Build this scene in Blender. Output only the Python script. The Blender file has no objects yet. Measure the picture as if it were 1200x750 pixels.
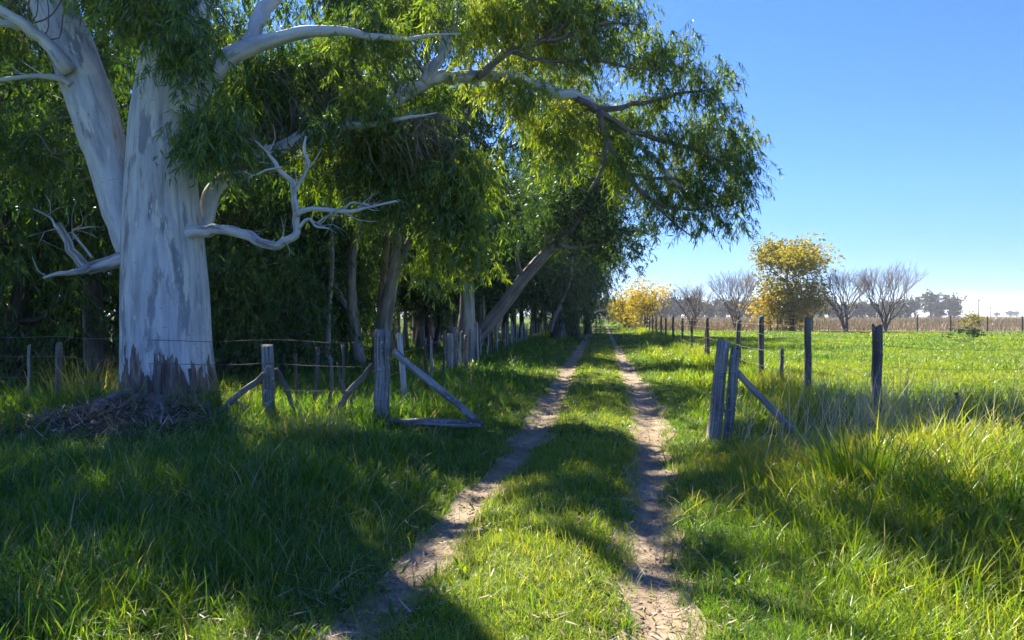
import bpy, math, random
import numpy as np
from mathutils import Vector

rng = np.random.default_rng(11)
random.seed(5)
C = bpy.context.scene.collection
scene = bpy.context.scene
F = 867.0           # focal length of the photograph in its own pixels (1200 wide)
CAMZ = 1.55
HZ = 370.0          # the horizon's row

# ------------------------------------------------------------------ helpers
def W(px, py, d):
    """measured point of the photograph at distance d -> world"""
    return ((px - 600.0) / F * d, d, CAMZ - (py - HZ) / F * d)

def hash2(ix, iy, s):
    h = (ix.astype(np.int64) * 374761393 + iy.astype(np.int64) * 668265263 + s * 1442695041) & 0x7fffffff
    h = ((h ^ (h >> 13)) * 1274126177) & 0x7fffffff
    h = (h ^ (h >> 16)) & 0xffff
    return h / 65535.0

def vnoise(x, y, s=0):
    x = np.asarray(x, float); y = np.asarray(y, float)
    ix = np.floor(x); iy = np.floor(y)
    fx = x - ix; fy = y - iy
    fx = fx * fx * (3 - 2 * fx); fy = fy * fy * (3 - 2 * fy)
    a = hash2(ix, iy, s); b = hash2(ix + 1, iy, s); c = hash2(ix, iy + 1, s); d = hash2(ix + 1, iy + 1, s)
    return (a * (1 - fx) + b * fx) * (1 - fy) + (c * (1 - fx) + d * fx) * fy

def fbm(x, y, s=0, o=3):
    v = 0; a = 0.5; t = 0
    for k in range(o):
        v = v + a * vnoise(np.asarray(x) * 2 ** k, np.asarray(y) * 2 ** k, s + k * 17); t += a; a *= 0.5
    return v / t

def smooth(a, b, x):
    t = np.clip((np.asarray(x, float) - a) / (b - a), 0, 1)
    return t * t * (3 - 2 * t)

class Geo:
    """collects polygons of any size, with float and vector attributes per vertex"""
    def __init__(s):
        s.v = []; s.li = []; s.ls = []; s.n = 0; s.attr = {}
    def add(s, verts, loops, sizes, **attr):
        verts = np.asarray(verts, np.float32).reshape(-1, 3)
        s.v.append(verts); s.li.append(np.asarray(loops, np.int64).ravel() + s.n); s.ls.append(np.asarray(sizes, np.int64).ravel())
        for k, a in attr.items():
            s.attr.setdefault(k, []).append(np.asarray(a, np.float32))
        s.n += len(verts)
    def mesh(s, name, mats, smooth_shade=False):
        me = bpy.data.meshes.new(name)
        v = np.concatenate(s.v); li = np.concatenate(s.li); ls = np.concatenate(s.ls)
        me.vertices.add(len(v)); me.vertices.foreach_set('co', v.ravel())
        me.loops.add(len(li)); me.loops.foreach_set('vertex_index', li.astype(np.int32))
        me.polygons.add(len(ls))
        st = np.concatenate([[0], np.cumsum(ls)[:-1]])
        me.polygons.foreach_set('loop_start', st.astype(np.int32))
        me.polygons.foreach_set('use_smooth', np.full(len(ls), smooth_shade, bool))
        for k, a in s.attr.items():
            a = np.concatenate(a)
            if a.ndim == 1:
                at = me.attributes.new(k, 'FLOAT', 'POINT'); at.data.foreach_set('value', a)
            else:
                at = me.attributes.new(k, 'FLOAT_VECTOR', 'POINT'); at.data.foreach_set('vector', a.ravel())
        me.update(calc_edges=True)
        me.materials.append(mats)
        return me
    def obj(s, name, mat, parent=None, sm=False):
        o = bpy.data.objects.new(name, s.mesh(name, mat, sm)); C.objects.link(o)
        if parent: o.parent = parent
        return o

def thing(name, label, cat, loc=(0, 0, 0), rz=0, group=None):
    o = bpy.data.objects.new(name, None); C.objects.link(o)
    o.empty_display_size = 0.3
    o.location = loc; o.rotation_euler = (0, 0, rz); o['label'] = label; o['category'] = cat
    if group: o['group'] = group
    return o
def tag(o, label, cat, group=None, kind=None):
    o['label'] = label; o['category'] = cat
    if group: o['group'] = group
    if kind: o['kind'] = kind
    return o
def copy_thing(root, loc, rz, label, group=None, scale=None):
    r = root.copy(); C.objects.link(r); r.location = loc; r.rotation_euler = (0, 0, rz); r['label'] = label
    if group: r['group'] = group
    if scale: r.scale = scale
    for ch in list(root.children):
        c = ch.copy(); C.objects.link(c); c.parent = r
        for g in ch.children:
            e = g.copy(); C.objects.link(e); e.parent = c
    return r

def catmull(P, R, step):
    """smooth curve through P with radii R"""
    P = np.asarray(P, float); R = np.asarray(R, float)
    if len(P) == 2:
        n = max(2, int(np.linalg.norm(P[1] - P[0]) / step) + 1)
        t = np.linspace(0, 1, n)[:, None]
        return P[0] * (1 - t) + P[1] * t, R[0] * (1 - t[:, 0]) + R[1] * t[:, 0]
    Q = np.vstack([2 * P[0] - P[1], P, 2 * P[-1] - P[-2]])
    out = []; ro = []
    for i in range(1, len(Q) - 2):
        p0, p1, p2, p3 = Q[i - 1], Q[i], Q[i + 1], Q[i + 2]
        n = max(2, int(np.linalg.norm(p2 - p1) / step) + 1)
        t = np.linspace(0, 1, n, endpoint=(i == len(Q) - 3))[:, None]
        out.append(0.5 * ((2 * p1) + (-p0 + p2) * t + (2 * p0 - 5 * p1 + 4 * p2 - p3) * t ** 2 + (-p0 + 3 * p1 - 3 * p2 + p3) * t ** 3))
        ro.append(R[i - 1] * (1 - t[:, 0]) + R[i] * t[:, 0])
    return np.vstack(out), np.concatenate(ro)

def tube(g, P, R, n=8, step=0.2, rough=0.0, seed=0, square=0.0, cap=True, fine=1.0, hgt0=0.0, vbase=None):
    """tapered tube through P; vector attribute bc = seamless bark coordinates; hgt = world height of the point above hgt0"""
    P, R = catmull(P, R, step)
    m = len(P)
    T = np.gradient(P, axis=0); T /= np.linalg.norm(T, axis=1)[:, None] + 1e-9
    up = np.array([1.0, 0, 0]) if abs(T[0][0]) < 0.8 else np.array([0, 1.0, 0])
    N = np.zeros_like(P); n0 = up - T[0] * up.dot(T[0]); N[0] = n0 / np.linalg.norm(n0)
    for i in range(1, m):
        q = N[i - 1] - T[i] * N[i - 1].dot(T[i]); N[i] = q / (np.linalg.norm(q) + 1e-9)
    B = np.cross(T, N)
    s = np.concatenate([[0], np.cumsum(np.linalg.norm(np.diff(P, axis=0), axis=1))])
    a = np.arange(n) / n * 2 * np.pi
    ca, sa = np.cos(a), np.sin(a)
    rr = np.repeat(R[:, None], n, 1)
    if square:
        k = 1.0 / (np.abs(ca) ** 4 + np.abs(sa) ** 4) ** 0.25
        rr = rr * (1 + (k - 1) * square)[None, :]
    if rough:
        u = a[None, :] * np.ones((m, 1)); v = s[:, None] * np.ones((1, n))
        x = np.cos(u) * 1.5; y = np.sin(u) * 1.5
        nz = fbm(x * 2 * fine + 31 + seed, y * 2 * fine + v * 0.6 + seed * 3.1, seed, 3) - 0.5
        rr = rr * (1 + rough * 2 * nz)
    V = P[:, None, :] + rr[:, :, None] * (N[:, None, :] * ca[None, :, None] + B[:, None, :] * sa[None, :, None])
    rm = float(np.mean(R))
    vb = seed * 7.3 if vbase is None else vbase
    bc = np.stack([np.repeat((ca * rm)[None], m, 0), np.repeat((sa * rm)[None], m, 0), np.repeat((s + vb)[:, None], n, 1)], 2)
    i = np.arange(m - 1)[:, None] * n; j = np.arange(n)[None, :]; j2 = (j + 1) % n
    q = np.stack([i + j, i + j2, i + n + j2, i + n + j], 2).reshape(-1, 4)
    loops = q.ravel(); sizes = np.full(len(q), 4)
    if cap:
        loops = np.concatenate([loops, np.arange(n)[::-1], (m - 1) * n + np.arange(n)]); sizes = np.concatenate([sizes, [n, n]])
    V = V.reshape(-1, 3)
    g.add(V, loops, sizes, bc=bc.reshape(-1, 3), hgt=V[:, 2] - hgt0)
    return P, R

def unit(a):
    return a / (np.linalg.norm(a, axis=-1, keepdims=True) + 1e-9)

LEAF_LOOPS = np.array([0, 1, 2, 1, 3, 4, 2, 3, 5, 4]); LEAF_SIZES = np.array([3, 4, 3])
def add_leaves(g, P, D, L, Wd, tint, r, bend=0.12):
    n = len(P)
    S = unit(np.cross(D, r.normal(size=(n, 3))))
    Nn = np.cross(S, D)
    b = (r.normal(size=n) * bend)[:, None]
    L = L[:, None]; Wd = Wd[:, None]
    m1 = P + D * L * 0.3 + Nn * L * b * 0.5; m2 = P + D * L * 0.68 + Nn * L * b * 0.6; tp = P + D * L - Nn * L * b
    V = np.stack([P, m1 - S * Wd * .5, m1 + S * Wd * .5, m2 - S * Wd * .36, m2 + S * Wd * .36, tp], 1).reshape(-1, 3)
    loops = (LEAF_LOOPS[None] + 6 * np.arange(n)[:, None]).ravel()
    g.add(V, loops, np.tile(LEAF_SIZES, n), tint=np.repeat(tint, 6))

def add_twigs(g, Cc, ntw, tl, nl, L, Wd, r, spread=0.3, droop=1.0, tint0=0.45, tvar=0.2, rise=0.3, stems=True, cl_tint=None, sidew=0.55):
    """hanging leafy twigs about the cluster centres Cc"""
    n = len(Cc) * ntw
    ct = r.normal(size=len(Cc)) * tvar * 0.6 if cl_tint is None else cl_tint
    st = np.repeat(Cc, ntw, 0) + np.clip(r.normal(size=(n, 3)), -1.5, 1.5) * spread * np.array([1, 1, 0.75])
    az = r.uniform(0, 2 * np.pi, n); h = np.stack([np.cos(az), np.sin(az), np.zeros(n)], 1)
    tlen = tl * r.uniform(0.55, 1.35, n)
    def path(t):
        return st[:, None, :] + h[:, None, :] * (tlen[:, None] * t * sidew)[:, :, None] + np.array([0, 0, 1.0]) * ((rise * t - droop * 0.85 * t * t) * tlen[:, None])[:, :, None]
    t = r.uniform(0.08, 1.0, (n, nl))
    P = path(t).reshape(-1, 3) + r.normal(size=(n * nl, 3)) * 0.025 * tl
    D = unit(np.array([0, 0, -1.0]) * droop + r.normal(size=(n * nl, 3)) * 0.45 + np.repeat(h, nl, 0) * 0.35)
    k = n * nl
    ti = np.clip(np.repeat(np.repeat(ct, ntw), nl) + tint0 + r.normal(size=k) * tvar * 0.6, 0, 1)
    add_leaves(g, P, D, L * r.uniform(0.6, 1.25, k), Wd * r.uniform(0.7, 1.25, k), ti, r)
    if stems:
        tt = np.tile(np.array([0, .35, .7, 1.0]), (n, 1)); p = path(tt)
        w = 0.0022 + 0.0013 * Wd / 0.018
        sd = np.cross(h, np.array([0, 0, 1.0]))[:, None, :] * np.array([1.6, 1.2, .9, .4])[None, :, None] * w
        V = np.stack([p - sd, p + sd], 2).reshape(n, 8, 3)
        lp = np.array([0, 1, 3, 2, 2, 3, 5, 4, 4, 5, 7, 6])
        g.add(V.reshape(-1, 3), (lp[None] + 8 * np.arange(n)[:, None]).ravel(), np.full(n * 3, 4), tint=np.full(n * 8, -1.0))

def add_blades(g, P, H, Wd, az, ph0, ph1, tint, nseg=4):
    n = len(P)
    p = P.copy(); hv = np.stack([np.cos(az), np.sin(az), np.zeros(n)], 1); sd = np.stack([-np.sin(az), np.cos(az), np.zeros(n)], 1)
    tw = rng.uniform(-1.2, 1.2, n)
    sd = sd * np.cos(tw)[:, None] + hv * np.sin(tw)[:, None]
    prof = {4: [0.8, 1, .85, .55, 0], 3: [0.85, 1, .65, 0], 2: [1, .75, 0]}[nseg]
    lv = []
    for k in range(nseg + 1):
        w = (Wd * prof[k] * 0.5)[:, None]
        if k < nseg: lv += [p - sd * w, p + sd * w]
        else: lv += [p]
        phi = ph0 + ph1 * (k + 0.5) / nseg
        p = p + (hv * np.sin(phi)[:, None] + np.array([0, 0, 1.0]) * np.cos(phi)[:, None]) * (H / nseg)[:, None]
    V = np.stack(lv, 1); nv = 2 * nseg + 1
    lp = []; sz = []
    for k in range(nseg - 1):
        lp += [2 * k, 2 * k + 1, 2 * k + 3, 2 * k + 2]; sz.append(4)
    k = nseg - 1; lp += [2 * k, 2 * k + 1, 2 * k + 2]; sz.append(3)
    g.add(V.reshape(-1, 3), (np.array(lp)[None] + nv * np.arange(n)[:, None]).ravel(), np.tile(sz, n), tint=np.repeat(tint, nv))

# ------------------------------------------------------------------ materials
def new_mat(name):
    m = bpy.data.materials.new(name); m.use_nodes = True
    nt = m.node_tree; nt.nodes.clear()
    return m, nt
class NB:
    def __init__(s, nt): s.nt = nt
    def n(s, t, **kw):
        x = s.nt.nodes.new(t)
        for k, v in kw.items():
            if k == 'i':
                for kk, vv in v.items():
                    if isinstance(vv, bpy.types.NodeSocket): s.nt.links.new(vv, x.inputs[kk])
                    else: x.inputs[kk].default_value = vv
            else: setattr(x, k, v)
        return x
    def ramp(s, fac, stops, interp='LINEAR'):
        x = s.nt.nodes.new('ShaderNodeValToRGB'); cr = x.color_ramp; cr.interpolation = interp
        while len(cr.elements) < len(stops): cr.elements.new(0.5)
        for e, (p, c) in zip(cr.elements, stops):
            e.position = p; e.color = (*c, 1) if len(c) == 3 else c
        s.nt.links.new(fac, x.inputs[0]); return x.outputs[0]
    def mix(s, fac, a, b, bt='MIX'):
        x = s.nt.nodes.new('ShaderNodeMix'); x.data_type = 'RGBA'; x.blend_type = bt
        for sk, v in ((0, fac), (6, a), (7, b)):
            if isinstance(v, bpy.types.NodeSocket): s.nt.links.new(v, x.inputs[sk])
            else: x.inputs[sk].default_value = v if sk == 0 else ((*v, 1) if len(v) == 3 else v)
        return x.outputs[2]
    def math(s, op, a, b=0.0):
        x = s.nt.nodes.new('ShaderNodeMath'); x.operation = op
        for k, v in enumerate((a, b)):
            if isinstance(v, bpy.types.NodeSocket): s.nt.links.new(v, x.inputs[k])
            else: x.inputs[k].default_value = v
        return x.outputs[0]
    def noise(s, vec, scale, detail=3, rough=0.55, sc=None):
        if sc is not None:
            vec = s.n('ShaderNodeMapping', i={'Vector': vec, 'Scale': sc}).outputs[0]
        return s.n('ShaderNodeTexNoise', i={'Vector': vec, 'Scale': scale, 'Detail': detail, 'Roughness': rough}).outputs['Fac']
    def attr(s, name, out='Fac'):
        return s.n('ShaderNodeAttribute', attribute_name=name).outputs[out]
    def out(s, sh):
        o = s.nt.nodes.new('ShaderNodeOutputMaterial'); s.nt.links.new(sh, o.inputs[0])

def leaf_material(name, stops, trans=0.45, tcol=(1.5, 1.35, 0.45), gloss=0.06, stem=(0.05, 0.035, 0.025), rough=0.38, patch=0.25, pscale=1.2):
    m, nt = new_mat(name); b = NB(nt)
    t = b.attr('tint')
    pos = b.n('ShaderNodeNewGeometry').outputs['Position']
    nz = b.noise(pos, pscale, 2)
    t2 = b.math('ADD', t, b.math('MULTIPLY', b.math('SUBTRACT', nz, 0.5), patch))
    col = b.ramp(t2, stops)
    col = b.mix(b.math('LESS_THAN', t, -0.5), col, stem)
    tc = b.mix(1.0, col, tcol, 'MULTIPLY')
    tc = b.mix(b.math('LESS_THAN', t, -0.5), tc, (0, 0, 0))
    d = b.n('ShaderNodeBsdfDiffuse', i={'Color': col}).outputs[0]
    tr = b.n('ShaderNodeBsdfTranslucent', i={'Color': tc}).outputs[0]
    mx = b.n('ShaderNodeMixShader', i={0: trans, 1: d, 2: tr}).outputs[0]
    gl = b.n('ShaderNodeBsdfGlossy', i={'Color': (0.9, 0.95, 1, 1), 'Roughness': rough}).outputs[0]
    mx = b.n('ShaderNodeMixShader', i={0: gloss, 1: mx, 2: gl}).outputs[0]
    b.out(mx); return m

GRASS_STOPS = [(0.0, (0.026, 0.095, 0.012)), (0.3, (0.085, 0.185, 0.012)), (0.55, (0.21, 0.275, 0.014)), (0.74, (0.33, 0.335, 0.034)), (0.88, (0.34, 0.29, 0.12)), (1.0, (0.46, 0.39, 0.23))]
M_GRASS = leaf_material('grass_blades', GRASS_STOPS, trans=0.46, tcol=(1.6, 1.55, 0.5), gloss=0.03, patch=0.26, pscale=0.7, rough=0.42)
GUM_STOPS = [(0.0, (0.030, 0.080, 0.024)), (0.4, (0.072, 0.155, 0.026)), (0.7, (0.18, 0.26, 0.024)), (1.0, (0.36, 0.41, 0.03))]  # upper stops carry the backlit yellow-green in the leaf colour
M_GUM = leaf_material('gum_leaves', GUM_STOPS, trans=0.42, tcol=(1.9, 1.7, 0.5), gloss=0.04, patch=0.2, pscale=0.9, stem=(0.07, 0.05, 0.04))
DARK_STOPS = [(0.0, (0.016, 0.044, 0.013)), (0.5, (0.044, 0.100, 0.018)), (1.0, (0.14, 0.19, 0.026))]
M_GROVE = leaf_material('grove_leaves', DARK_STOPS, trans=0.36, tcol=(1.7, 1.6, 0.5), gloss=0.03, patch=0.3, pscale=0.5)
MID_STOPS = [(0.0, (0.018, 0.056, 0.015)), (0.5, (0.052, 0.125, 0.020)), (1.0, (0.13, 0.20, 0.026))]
M_GROVEMID = leaf_material('grove_leaves_brightened', MID_STOPS, trans=0.4, tcol=(1.8, 1.65, 0.5), gloss=0.035, patch=0.35, pscale=0.6)  # lighter copy of the grove leaves, coloured to look like lit foliage
YEL_STOPS = [(0.0, (0.13, 0.13, 0.012)), (0.4, (0.36, 0.31, 0.016)), (0.75, (0.54, 0.43, 0.02)), (1.0, (0.55, 0.30, 0.03))]
M_YELLOW = leaf_material('autumn_leaves', YEL_STOPS, trans=0.5, tcol=(1.45, 1.45, 0.6), gloss=0.04, patch=0.4, pscale=0.5)
FAR_STOPS = [(0.0, (0.045, 0.058, 0.032)), (0.5, (0.075, 0.085, 0.042)), (1.0, (0.13, 0.12, 0.06))]
M_FAR = leaf_material('far_leaves', FAR_STOPS, trans=0.3, tcol=(1.3, 1.2, 0.7), gloss=0.02, patch=0.5, pscale=0.05)
WEED_STOPS = [(0.0, (0.09, 0.085, 0.04)), (0.5, (0.18, 0.145, 0.095)), (1.0, (0.30, 0.25, 0.18))]
M_WEED = leaf_material('dry_weed_stalks', WEED_STOPS, trans=0.3, tcol=(1.2, 1.1, 0.8), gloss=0.03, patch=0.5, pscale=0.12)
LITTER_STOPS = [(0.0, (0.08, 0.058, 0.043)), (0.5, (0.22, 0.155, 0.105)), (1.0, (0.46, 0.38, 0.29))]
M_LITTER = leaf_material('bark_litter_strips', LITTER_STOPS, trans=0.08, gloss=0.03, patch=0.3, pscale=2.5)

def bark_gum():
    m, nt = new_mat('smooth_gum_bark'); b = NB(nt)
    bc = b.attr('bc', 'Vector'); h = b.attr('hgt')
    n1 = b.noise(bc, 2.6, 5, 0.55, (1.5, 1.5, 0.42))
    n2 = b.noise(bc, 5.5, 5, 0.6, (1.4, 1.4, 0.28))
    n3 = b.noise(bc, 34, 2, 0.5, (1, 1, 0.7))
    n4 = b.noise(bc, 7, 5, 0.6, (1.4, 1.4, 0.22))
    pale = b.ramp(n4, [(0.3, (0.30, 0.305, 0.31)), (0.45, (0.44, 0.44, 0.44)), (0.55, (0.52, 0.52, 0.51)), (0.7, (0.62, 0.61, 0.58))])
    grey = b.ramp(n4, [(0.3, (0.19, 0.205, 0.22)), (0.7, (0.32, 0.33, 0.345))])
    col = b.mix(b.ramp(n1, [(0.60, (0, 0, 0)), (0.612, (1, 1, 1))]), pale, grey)
    # tan rims and long stains where the old bark has peeled
    col = b.mix(b.ramp(n1, [(0.58, (0, 0, 0)), (0.598, (.75, .75, .75)), (0.604, (0, 0, 0))]), col, (0.30, 0.235, 0.16))
    n5 = b.noise(bc, 6, 5, 0.65, (2.0, 2.0, 0.10))
    col = b.mix(b.ramp(n5, [(0.625, (0, 0, 0)), (0.645, (.6, .6, .6))]), col, (0.33, 0.27, 0.19))
    col = b.mix(b.ramp(n5, [(0.345, (.5, .5, .5)), (0.36, (0, 0, 0))]), col, (0.22, 0.215, 0.21))
    col = b.mix(b.ramp(n2, [(0.60, (0, 0, 0)), (0.625, (1, 1, 1))]), col, (0.62, 0.60, 0.52))
    col = b.mix(b.ramp(n2, [(0.30, (0.85, 0.85, 0.85)), (0.335, (0, 0, 0))]), col, (0.37, 0.31, 0.22))
    col = b.mix(b.ramp(n3, [(0.735, (0, 0, 0)), (0.76, (1, 1, 1))]), col, (0.09, 0.07, 0.055))
    n6 = b.noise(bc, 7, 3, 0.6, (.8, .8, 5.0))
    col = b.mix(b.ramp(n6, [(0.70, (0, 0, 0)), (0.72, (.8, .8, .8))]), col, (0.13, 0.105, 0.085))
    # old rough bark that clings to the foot of the trunk
    nb = b.noise(bc, 5.0, 4, 0.6, (1.6, 1.6, 0.3))
    nb2 = b.noise(bc, 3.0, 2, 0.5, (1.2, 1.2, 0.15))
    e = b.math('ADD', h, b.math('ADD', b.math('MULTIPLY', b.math('SUBTRACT', nb, 0.5), 2.0), b.math('MULTIPLY', b.math('SUBTRACT', nb2, 0.5), 1.3)))
    foot = b.ramp(e, [(0.55, (1, 1, 1)), (0.58, (0, 0, 0))])
    nf = b.noise(bc, 16, 5, 0.7, (1.5, 1.5, 0.2))
    brown = b.ramp(nf, [(0.3, (0.045, 0.031, 0.026)), (0.5, (0.155, 0.11, 0.085)), (0.68, (0.33, 0.27, 0.22))])
    col = b.mix(foot, col, brown)
    bh = b.math('ADD', b.math('MULTIPLY', foot, b.math('ADD', 0.5, nf)), b.math('MULTIPLY', n4, 0.18))
    bh = b.math('ADD', bh, b.math('MULTIPLY', b.ramp(n1, [(0.60, (0, 0, 0)), (0.614, (1, 1, 1))]), -0.12))
    bp = b.n('ShaderNodeBump', i={'Strength': 0.7, 'Distance': 0.02, 'Height': bh}).outputs[0]
    p = b.n('ShaderNodeBsdfPrincipled', i={'Base Color': col, 'Roughness': 0.72, 'Normal': bp, 'Specular IOR Level': 0.25})
    b.out(p.outputs[0]); return m
M_BARK = bark_gum()

def stripe_mat(name, stops, scale=9, zs=0.12, bump=0.5, rough=0.85, lichen=0.0, dist=0.01):
    m, nt = new_mat(name); b = NB(nt)
    bc = b.attr('bc', 'Vector')
    n = b.noise(bc, scale, 5, 0.65, (1.6, 1.6, zs)); n2 = b.noise(bc, 2.0, 3, 0.5)
    v = b.math('ADD', b.math('MULTIPLY', n, 0.75), b.math('MULTIPLY', n2, 0.25))
    oi = b.n('ShaderNodeObjectInfo').outputs['Random']
    v = b.math('ADD', v, b.math('MULTIPLY', b.math('SUBTRACT', oi, 0.5), 0.10))
    col = b.ramp(v, stops)
    if lichen:
        l = b.noise(bc, 22, 3, 0.6)
        col = b.mix(b.ramp(l, [(0.60, (0, 0, 0)), (0.66, (lichen, lichen, lichen))]), col, (0.46, 0.48, 0.45))
    bp = b.n('ShaderNodeBump', i={'Strength': bump, 'Distance': dist, 'Height': n}).outputs[0]
    p = b.n('ShaderNodeBsdfPrincipled', i={'Base Color': col, 'Roughness': rough, 'Normal': bp, 'Specular IOR Level': 0.25})
    b.out(p.outputs[0]); return m
M_POST = stripe_mat('weathered_grey_timber', [(0.36, (0.03, 0.027, 0.025)), (0.46, (0.155, 0.14, 0.12)), (0.56, (0.29, 0.265, 0.23)), (0.68, (0.45, 0.415, 0.365))], 30, 0.05, 1.0, lichen=0.8)
M_DPOST = stripe_mat('dark_fence_timber', [(0.33, (0.028, 0.023, 0.019)), (0.5, (0.115, 0.098, 0.083)), (0.68, (0.26, 0.23, 0.195))], 24, 0.06, 0.8, lichen=0.25)
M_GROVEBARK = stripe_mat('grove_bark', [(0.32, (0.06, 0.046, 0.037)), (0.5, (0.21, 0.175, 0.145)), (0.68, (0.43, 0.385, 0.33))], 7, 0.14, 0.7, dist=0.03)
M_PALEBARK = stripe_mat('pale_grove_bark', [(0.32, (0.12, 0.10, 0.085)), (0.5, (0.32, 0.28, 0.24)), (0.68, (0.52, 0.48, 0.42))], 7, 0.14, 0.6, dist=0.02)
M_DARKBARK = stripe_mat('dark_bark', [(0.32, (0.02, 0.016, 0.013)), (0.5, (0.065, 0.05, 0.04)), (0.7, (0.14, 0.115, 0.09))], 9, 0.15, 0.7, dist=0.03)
M_TWIG = stripe_mat('bare_twigs', [(0.3, (0.085, 0.07, 0.062)), (0.5, (0.17, 0.145, 0.13)), (0.7, (0.26, 0.23, 0.21))], 9, 0.2, 0.3)
M_DEADLIMB = stripe_mat('bleached_dead_limb', [(0.34, (0.07, 0.06, 0.055)), (0.46, (0.25, 0.235, 0.225)), (0.54, (0.46, 0.45, 0.435)), (0.66, (0.60, 0.585, 0.56))], 11, 0.16, 1.0, lichen=0.5)
M_DEADWOOD = stripe_mat('dead_branch_wood', [(0.3, (0.05, 0.04, 0.033)), (0.5, (0.16, 0.135, 0.115)), (0.7, (0.30, 0.27, 0.24))], 18, 0.1, 0.8)

def wire_mat():
    m, nt = new_mat('rusty_wire'); b = NB(nt)
    p = b.n('ShaderNodeBsdfPrincipled', i={'Base Color': (0.16, 0.14, 0.125, 1), 'Roughness': 0.5, 'Metallic': 0.6})
    b.out(p.outputs[0]); return m
M_WIRE = wire_mat()
M_PICKET = stripe_mat('pale_picket_timber', [(0.36, (0.10, 0.093, 0.085)), (0.5, (0.36, 0.34, 0.315)), (0.66, (0.58, 0.555, 0.52))], 26, 0.05, 0.9)

def dirt_mat():
    m, nt = new_mat('bare_track_earth'); b = NB(nt)
    pos = b.n('ShaderNodeNewGeometry').outputs['Position']
    n = b.noise(pos, 3.0, 6, 0.6); n2 = b.noise(pos, 38, 4, 0.7); n3 = b.noise(pos, 0.8, 2)
    v = b.math('ADD', b.math('MULTIPLY', n, 0.5), b.math('ADD', b.math('MULTIPLY', n2, 0.3), b.math('MULTIPLY', n3, 0.2)))
    col = b.ramp(v, [(0.33, (0.115, 0.085, 0.053)), (0.5, (0.255, 0.195, 0.125)), (0.66, (0.40, 0.33, 0.23))])
    bp = b.n('ShaderNodeBump', i={'Strength': 0.9, 'Distance': 0.03, 'Height': v}).outputs[0]
    p = b.n('ShaderNodeBsdfPrincipled', i={'Base Color': col, 'Roughness': 0.95, 'Normal': bp, 'Specular IOR Level': 0.1})
    b.out(p.outputs[0]); return m
M_DIRT = dirt_mat()

def ground_mat():
    m, nt = new_mat('meadow_ground'); b = NB(nt)
    pos = b.n('ShaderNodeNewGeometry').outputs['Position']
    dry = b.attr('dry'); soil = b.attr('soil')
    n = b.noise(pos, 1.1, 6, 0.65); n2 = b.noise(pos, 22, 4, 0.7); n3 = b.noise(pos, 0.09, 4, 0.6)
    g = b.ramp(b.math('ADD', b.math('MULTIPLY', n, 0.4), b.math('ADD', b.math('MULTIPLY', n2, 0.35), b.math('MULTIPLY', n3, 0.25))),
               [(0.35, (0.03, 0.045, 0.012)), (0.5, (0.075, 0.11, 0.02)), (0.66, (0.15, 0.18, 0.035))])
    w = b.ramp(n3, [(0.35, (0.16, 0.12, 0.065)), (0.65, (0.27, 0.215, 0.13))])
    s = b.ramp(b.math('ADD', b.math('MULTIPLY', n, 0.5), b.math('MULTIPLY', n2, 0.5)), [(0.35, (0.03, 0.022, 0.016)), (0.5, (0.085, 0.062, 0.045)), (0.65, (0.20, 0.155, 0.12))])
    col = b.mix(dry, g, w); col = b.mix(soil, col, s)
    bp = b.n('ShaderNodeBump', i={'Strength': 0.8, 'Distance': 0.05, 'Height': n2}).outputs[0]
    p = b.n('ShaderNodeBsdfPrincipled', i={'Base Color': col, 'Roughness': 0.95, 'Normal': bp, 'Specular IOR Level': 0.05})
    b.out(p.outputs[0]); return m
M_GROUND = ground_mat()

# ------------------------------------------------------------------ terrain
LR_D = [-40, 0, 3.5, 4.19, 5.28, 7, 9.5, 12.2, 14.9, 20, 26.9, 40, 54, 90, 140, 260]
LR_X = [-3, -1.45, -.93, -.68, -.48, -.22, .22, .62, .88, 1.45, 2.25, 3.85, 5.5, 9.9, 15.9, 30]
RR_D = [-40, 0, 3.73, 4.7, 5.62, 7.15, 9, 11.8, 14.9, 20, 26.9, 40, 54, 90, 140, 260]
RR_X = [-1.3, 0.2, .72, .87, 1.03, 1.33, 1.69, 2.14, 2.6, 3.2, 4.02, 5.6, 7.25, 11.6, 17.6, 31.7]
def rutL(y): return np.interp(y, LR_D, LR_X) + 0.05 * (vnoise(np.asarray(y) * 0.5, np.asarray(y) * 0 + 3, 5) - .5)
def rutR(y): return np.interp(y, RR_D, RR_X) + 0.05 * (vnoise(np.asarray(y) * 0.5, np.asarray(y) * 0 + 9, 6) - .5)
def fence_r(y): return 3.45 + 0.13 * np.asarray(y, float)
def fence_l(y): return -3.75 + 0.112 * np.asarray(y, float)
GX, GY = -5.0, 10.8      # the big gum tree
MX, MY = -5.0, 9.6      # the mound at its foot
FIELD_END = 74.0
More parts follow.
